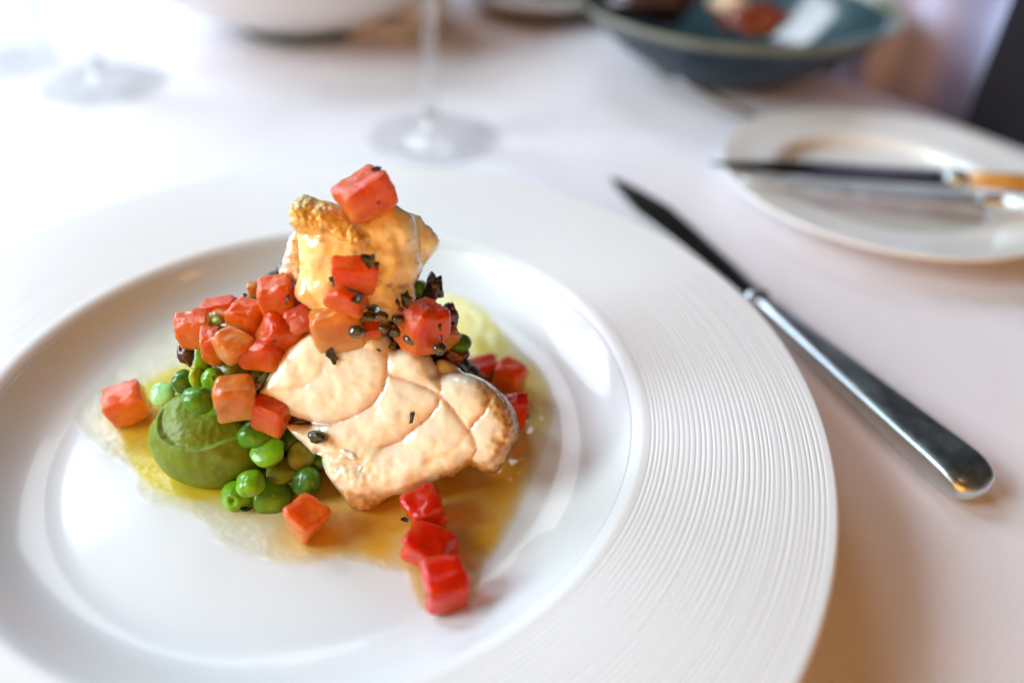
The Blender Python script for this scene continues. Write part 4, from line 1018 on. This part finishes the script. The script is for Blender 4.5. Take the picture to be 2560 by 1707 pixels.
# ------------------------------------------------------------------ glasses
def wine_glass(loc, foot_r, stem_h, stem_r, bowl_r, bowl_h, label, flare=1.0):
    t = tag(empty('wine_glass', loc), label, 'wine glass', 'stemmed glasses on the cloth')
    pts = [(0.0, 0.0012), (foot_r * 0.6, 0.0008), (foot_r * 0.97, 0.0002), (foot_r, 0.0012), (foot_r * 0.97, 0.0023), (foot_r * 0.6, 0.0030), (foot_r * 0.3, 0.0052), (stem_r * 1.9, 0.009), (stem_r * 1.15, 0.015)]
    V, Fc = lathe(smooth_prof(pts, 6)[1:], 96, True, True); mk('foot', V, Fc, M_GLASS, t)
    pts = [(stem_r * 1.12, 0.0149), (stem_r, 0.03), (stem_r * 0.95, stem_h * 0.6), (stem_r * 1.3, stem_h * 0.93), (stem_r * 1.8, stem_h)]
    V, Fc = lathe(smooth_prof(pts, 5), 48, True, True); mk('stem', V, Fc, M_STEM, t)
    z0 = stem_h - 0.0004
    o_ = [(stem_r * 1.7, z0), (bowl_r * 0.45, z0 + bowl_h * 0.07), (bowl_r * 0.82, z0 + bowl_h * 0.25), (bowl_r, z0 + bowl_h * 0.5), (bowl_r * 0.93, z0 + bowl_h * 0.8), (bowl_r * 0.8 * flare, z0 + bowl_h)]
    i_ = [(r - 0.0011, z + (0.0015 if k > 3 else 0)) for k, (r, z) in enumerate(o_[::-1])]; i_[-1] = (stem_r * 0.6, z0 + 0.004); i_[-2] = (bowl_r * 0.43, z0 + bowl_h * 0.07 + 0.0016)
    V, Fc = lathe(smooth_prof(o_, 7) + smooth_prof(i_, 7), 72, True, True); mk('bowl', V, Fc, M_GLASS, t)
wine_glass(at_z(1082, 345, 0), 0.036, 0.098, 0.0036, 0.038, 0.10, 'wine glass behind the large plate, its thin stem near the centre')
wine_glass(at_z(262, 214, 0), 0.037, 0.062, 0.0042, 0.047, 0.075, 'stemmed glass with low wide bowl at the upper left', flare=1.2)
t = tag(empty('tumbler', at_z(18, 160, 0)), 'clear water tumbler at the upper left corner', 'glass')
V, Fc = lathe(smooth_prof([(0.0, 0.0006), (0.030, 0.0006), (0.0325, 0.002), (0.034, 0.02), (0.039, 0.09), (0.0385, 0.0915), (0.0378, 0.09), (0.0325, 0.022), (0.029, 0.011), (0.0, 0.009)], 6)[1:-1], 72, True, True)
mk('body', V, Fc, M_GLASS, t)

# ------------------------------------------------------------------ far side of the table
def dish(name, loc, R_, Z_, foot, mt, label, mt_foot=None, cat='bowl'):
    t = tag(empty(name, loc), label, cat)
    V, Fc = lathe(smooth_prof([(foot * 0.9, 0.0), (foot, 0.0), (foot * 1.02, 0.007), (foot * 0.97, 0.0085)], 3), 80, True); mk('foot', V, Fc, mt_foot or mt, t)
    pts = [(foot * 0.97, 0.0084), (foot * 1.3, 0.012), (R_ * 0.75, Z_ * 0.45), (R_ * 0.93, Z_ * 0.8), (R_, Z_), (R_ - 0.002, Z_ + 0.001), (R_ * 0.9, Z_ * 0.8), (R_ * 0.7, Z_ * 0.5), (foot, 0.014), (0.0, 0.0125)]
    V, Fc = lathe(smooth_prof(pts, 5)[:-1], 110, False, True); mk('body', V, Fc, mt, t)
c0 = at_z(710, 118, 0)
dish('serving_bowl', (c0.x + 0.005, c0.y + 0.052, 0), 0.128, 0.062, 0.048, M_WHITEC, 'big white serving bowl in grey shade at the top left of centre', M_FOOTSHADE)
p = at_z(950, 92, 0.008)
blob('bread_piece', at_z(926, 62, 0.009), (0.014, 0.008, 0.008), M_BREAD, 'small dark brown crust lying right of the white serving bowl', 'bread', 12, 0.2)
blob('napkin', at_z(905, 38, 0.010), (0.050, 0.030, 0.017), M_WHITEC, 'crumpled white napkin between the serving bowl and the wine glass stem', 'napkin', 31, 0.9, 2.2)
c0 = at_z(1350, 62, 0)
dish('small_dish', (c0.x, c0.y + 0.045, 0), 0.060, 0.016, 0.045, M_WHITEC, 'small shallow white dish left of the blue bowl', M_NAVY, 'dish')  # navy foot colour stands in for the shade under the dish
c0 = at_z(1035, 95, 0)
V, Fc = lathe(smooth_prof([(0.0, 0.0005), (0.019, 0.0005), (0.021, 0.003), (0.023, 0.02), (0.023, 0.04), (0.0215, 0.0405), (0.0205, 0.038), (0.020, 0.01), (0.0, 0.008)], 4)[1:-1], 60, True, True)
tag(mk('ramekin', V, Fc, M_WHITEC, None, True, (c0.x, c0.y + 0.03, 0)), 'little white pot behind the wine glass stem', 'pot')
V, Fc = lathe(smooth_prof([(0.0, 0.0), (0.028, 0.0), (0.031, 0.003), (0.03, 0.03), (0.026, 0.045), (0.0, 0.047)], 4)[1:-1], 50, True, True)
c0 = at_z(1412, 38, 0)
tag(mk('candle_holder', V, Fc, M_BLACK, None, True, (c0.x, c0.y + 0.03, 0)), 'black holder touching the top edge beside the blue bowl rim', 'candle holder')

# cloths hanging beyond the table corner
def drape(name, pa, pb, z0, z1, amp, freq, mt, label, cat, seed, lean=0.0, cols=150, rows=30, th=0.004):
    d = (pb - pa); L = d.length; d.normalize(); nn = Vector((-d.y, d.x, 0))
    V = []; Fc = []
    for s_ in (0, 1):
        for j in range(rows + 1):
            v = j / rows
            for i in range(cols + 1):
                u = i / cols; w = amp * (sin(u * freq + 1.2 * sin(u * 5 + seed) + v * 0.9) + 0.4 * sin(u * freq * 2.3 + seed)) * (0.5 + 0.7 * (1 - v))
                p = pa + d * (u * L + 0.01 * v * sin(seed + u * 9)) + nn * (w + s_ * th + lean * v)
                V.append((p.x, p.y, z0 + (z1 - z0) * v))
    n = cols + 1; off_ = (rows + 1) * n
    for s_ in (0, 1):
        for j in range(rows):
            for i in range(cols):
                q = (s_ * off_ + j * n + i, s_ * off_ + j * n + i + 1, s_ * off_ + (j + 1) * n + i + 1, s_ * off_ + (j + 1) * n + i); Fc.append(q if s_ == 0 else q[::-1])
    for i in range(cols):
        Fc.append((i + 1, i, off_ + i, off_ + i + 1)); a_ = rows * n + i; Fc.append((a_, a_ + 1, off_ + a_ + 1, off_ + a_))
    for j in range(rows):
        a_ = j * n; Fc.append((a_, a_ + n, off_ + a_ + n, off_ + a_)); a_ = j * n + cols; Fc.append((a_ + n, a_, off_ + a_, off_ + a_ + n))
    return tag(mk(name, V, Fc, mt), label, cat)
pa = Vector((0.232, 0.60, 0)); pb = Vector((0.352, 0.455, 0))
drape('draped_cloth', pa, pb, -0.5, 0.16, 0.016, 15, M_PINK, 'mauve white pleated cloth hanging beyond the upper right table edge', 'cloth', 2)
pa = Vector((0.292, 0.472, 0)); pb = Vector((0.45, 0.33, 0))
drape('dark_garment', pa, pb, -0.6, 0.16, 0.006, 10, M_NAVY, 'nearly black navy cloth at the right edge beyond the table', 'cloth', 5)
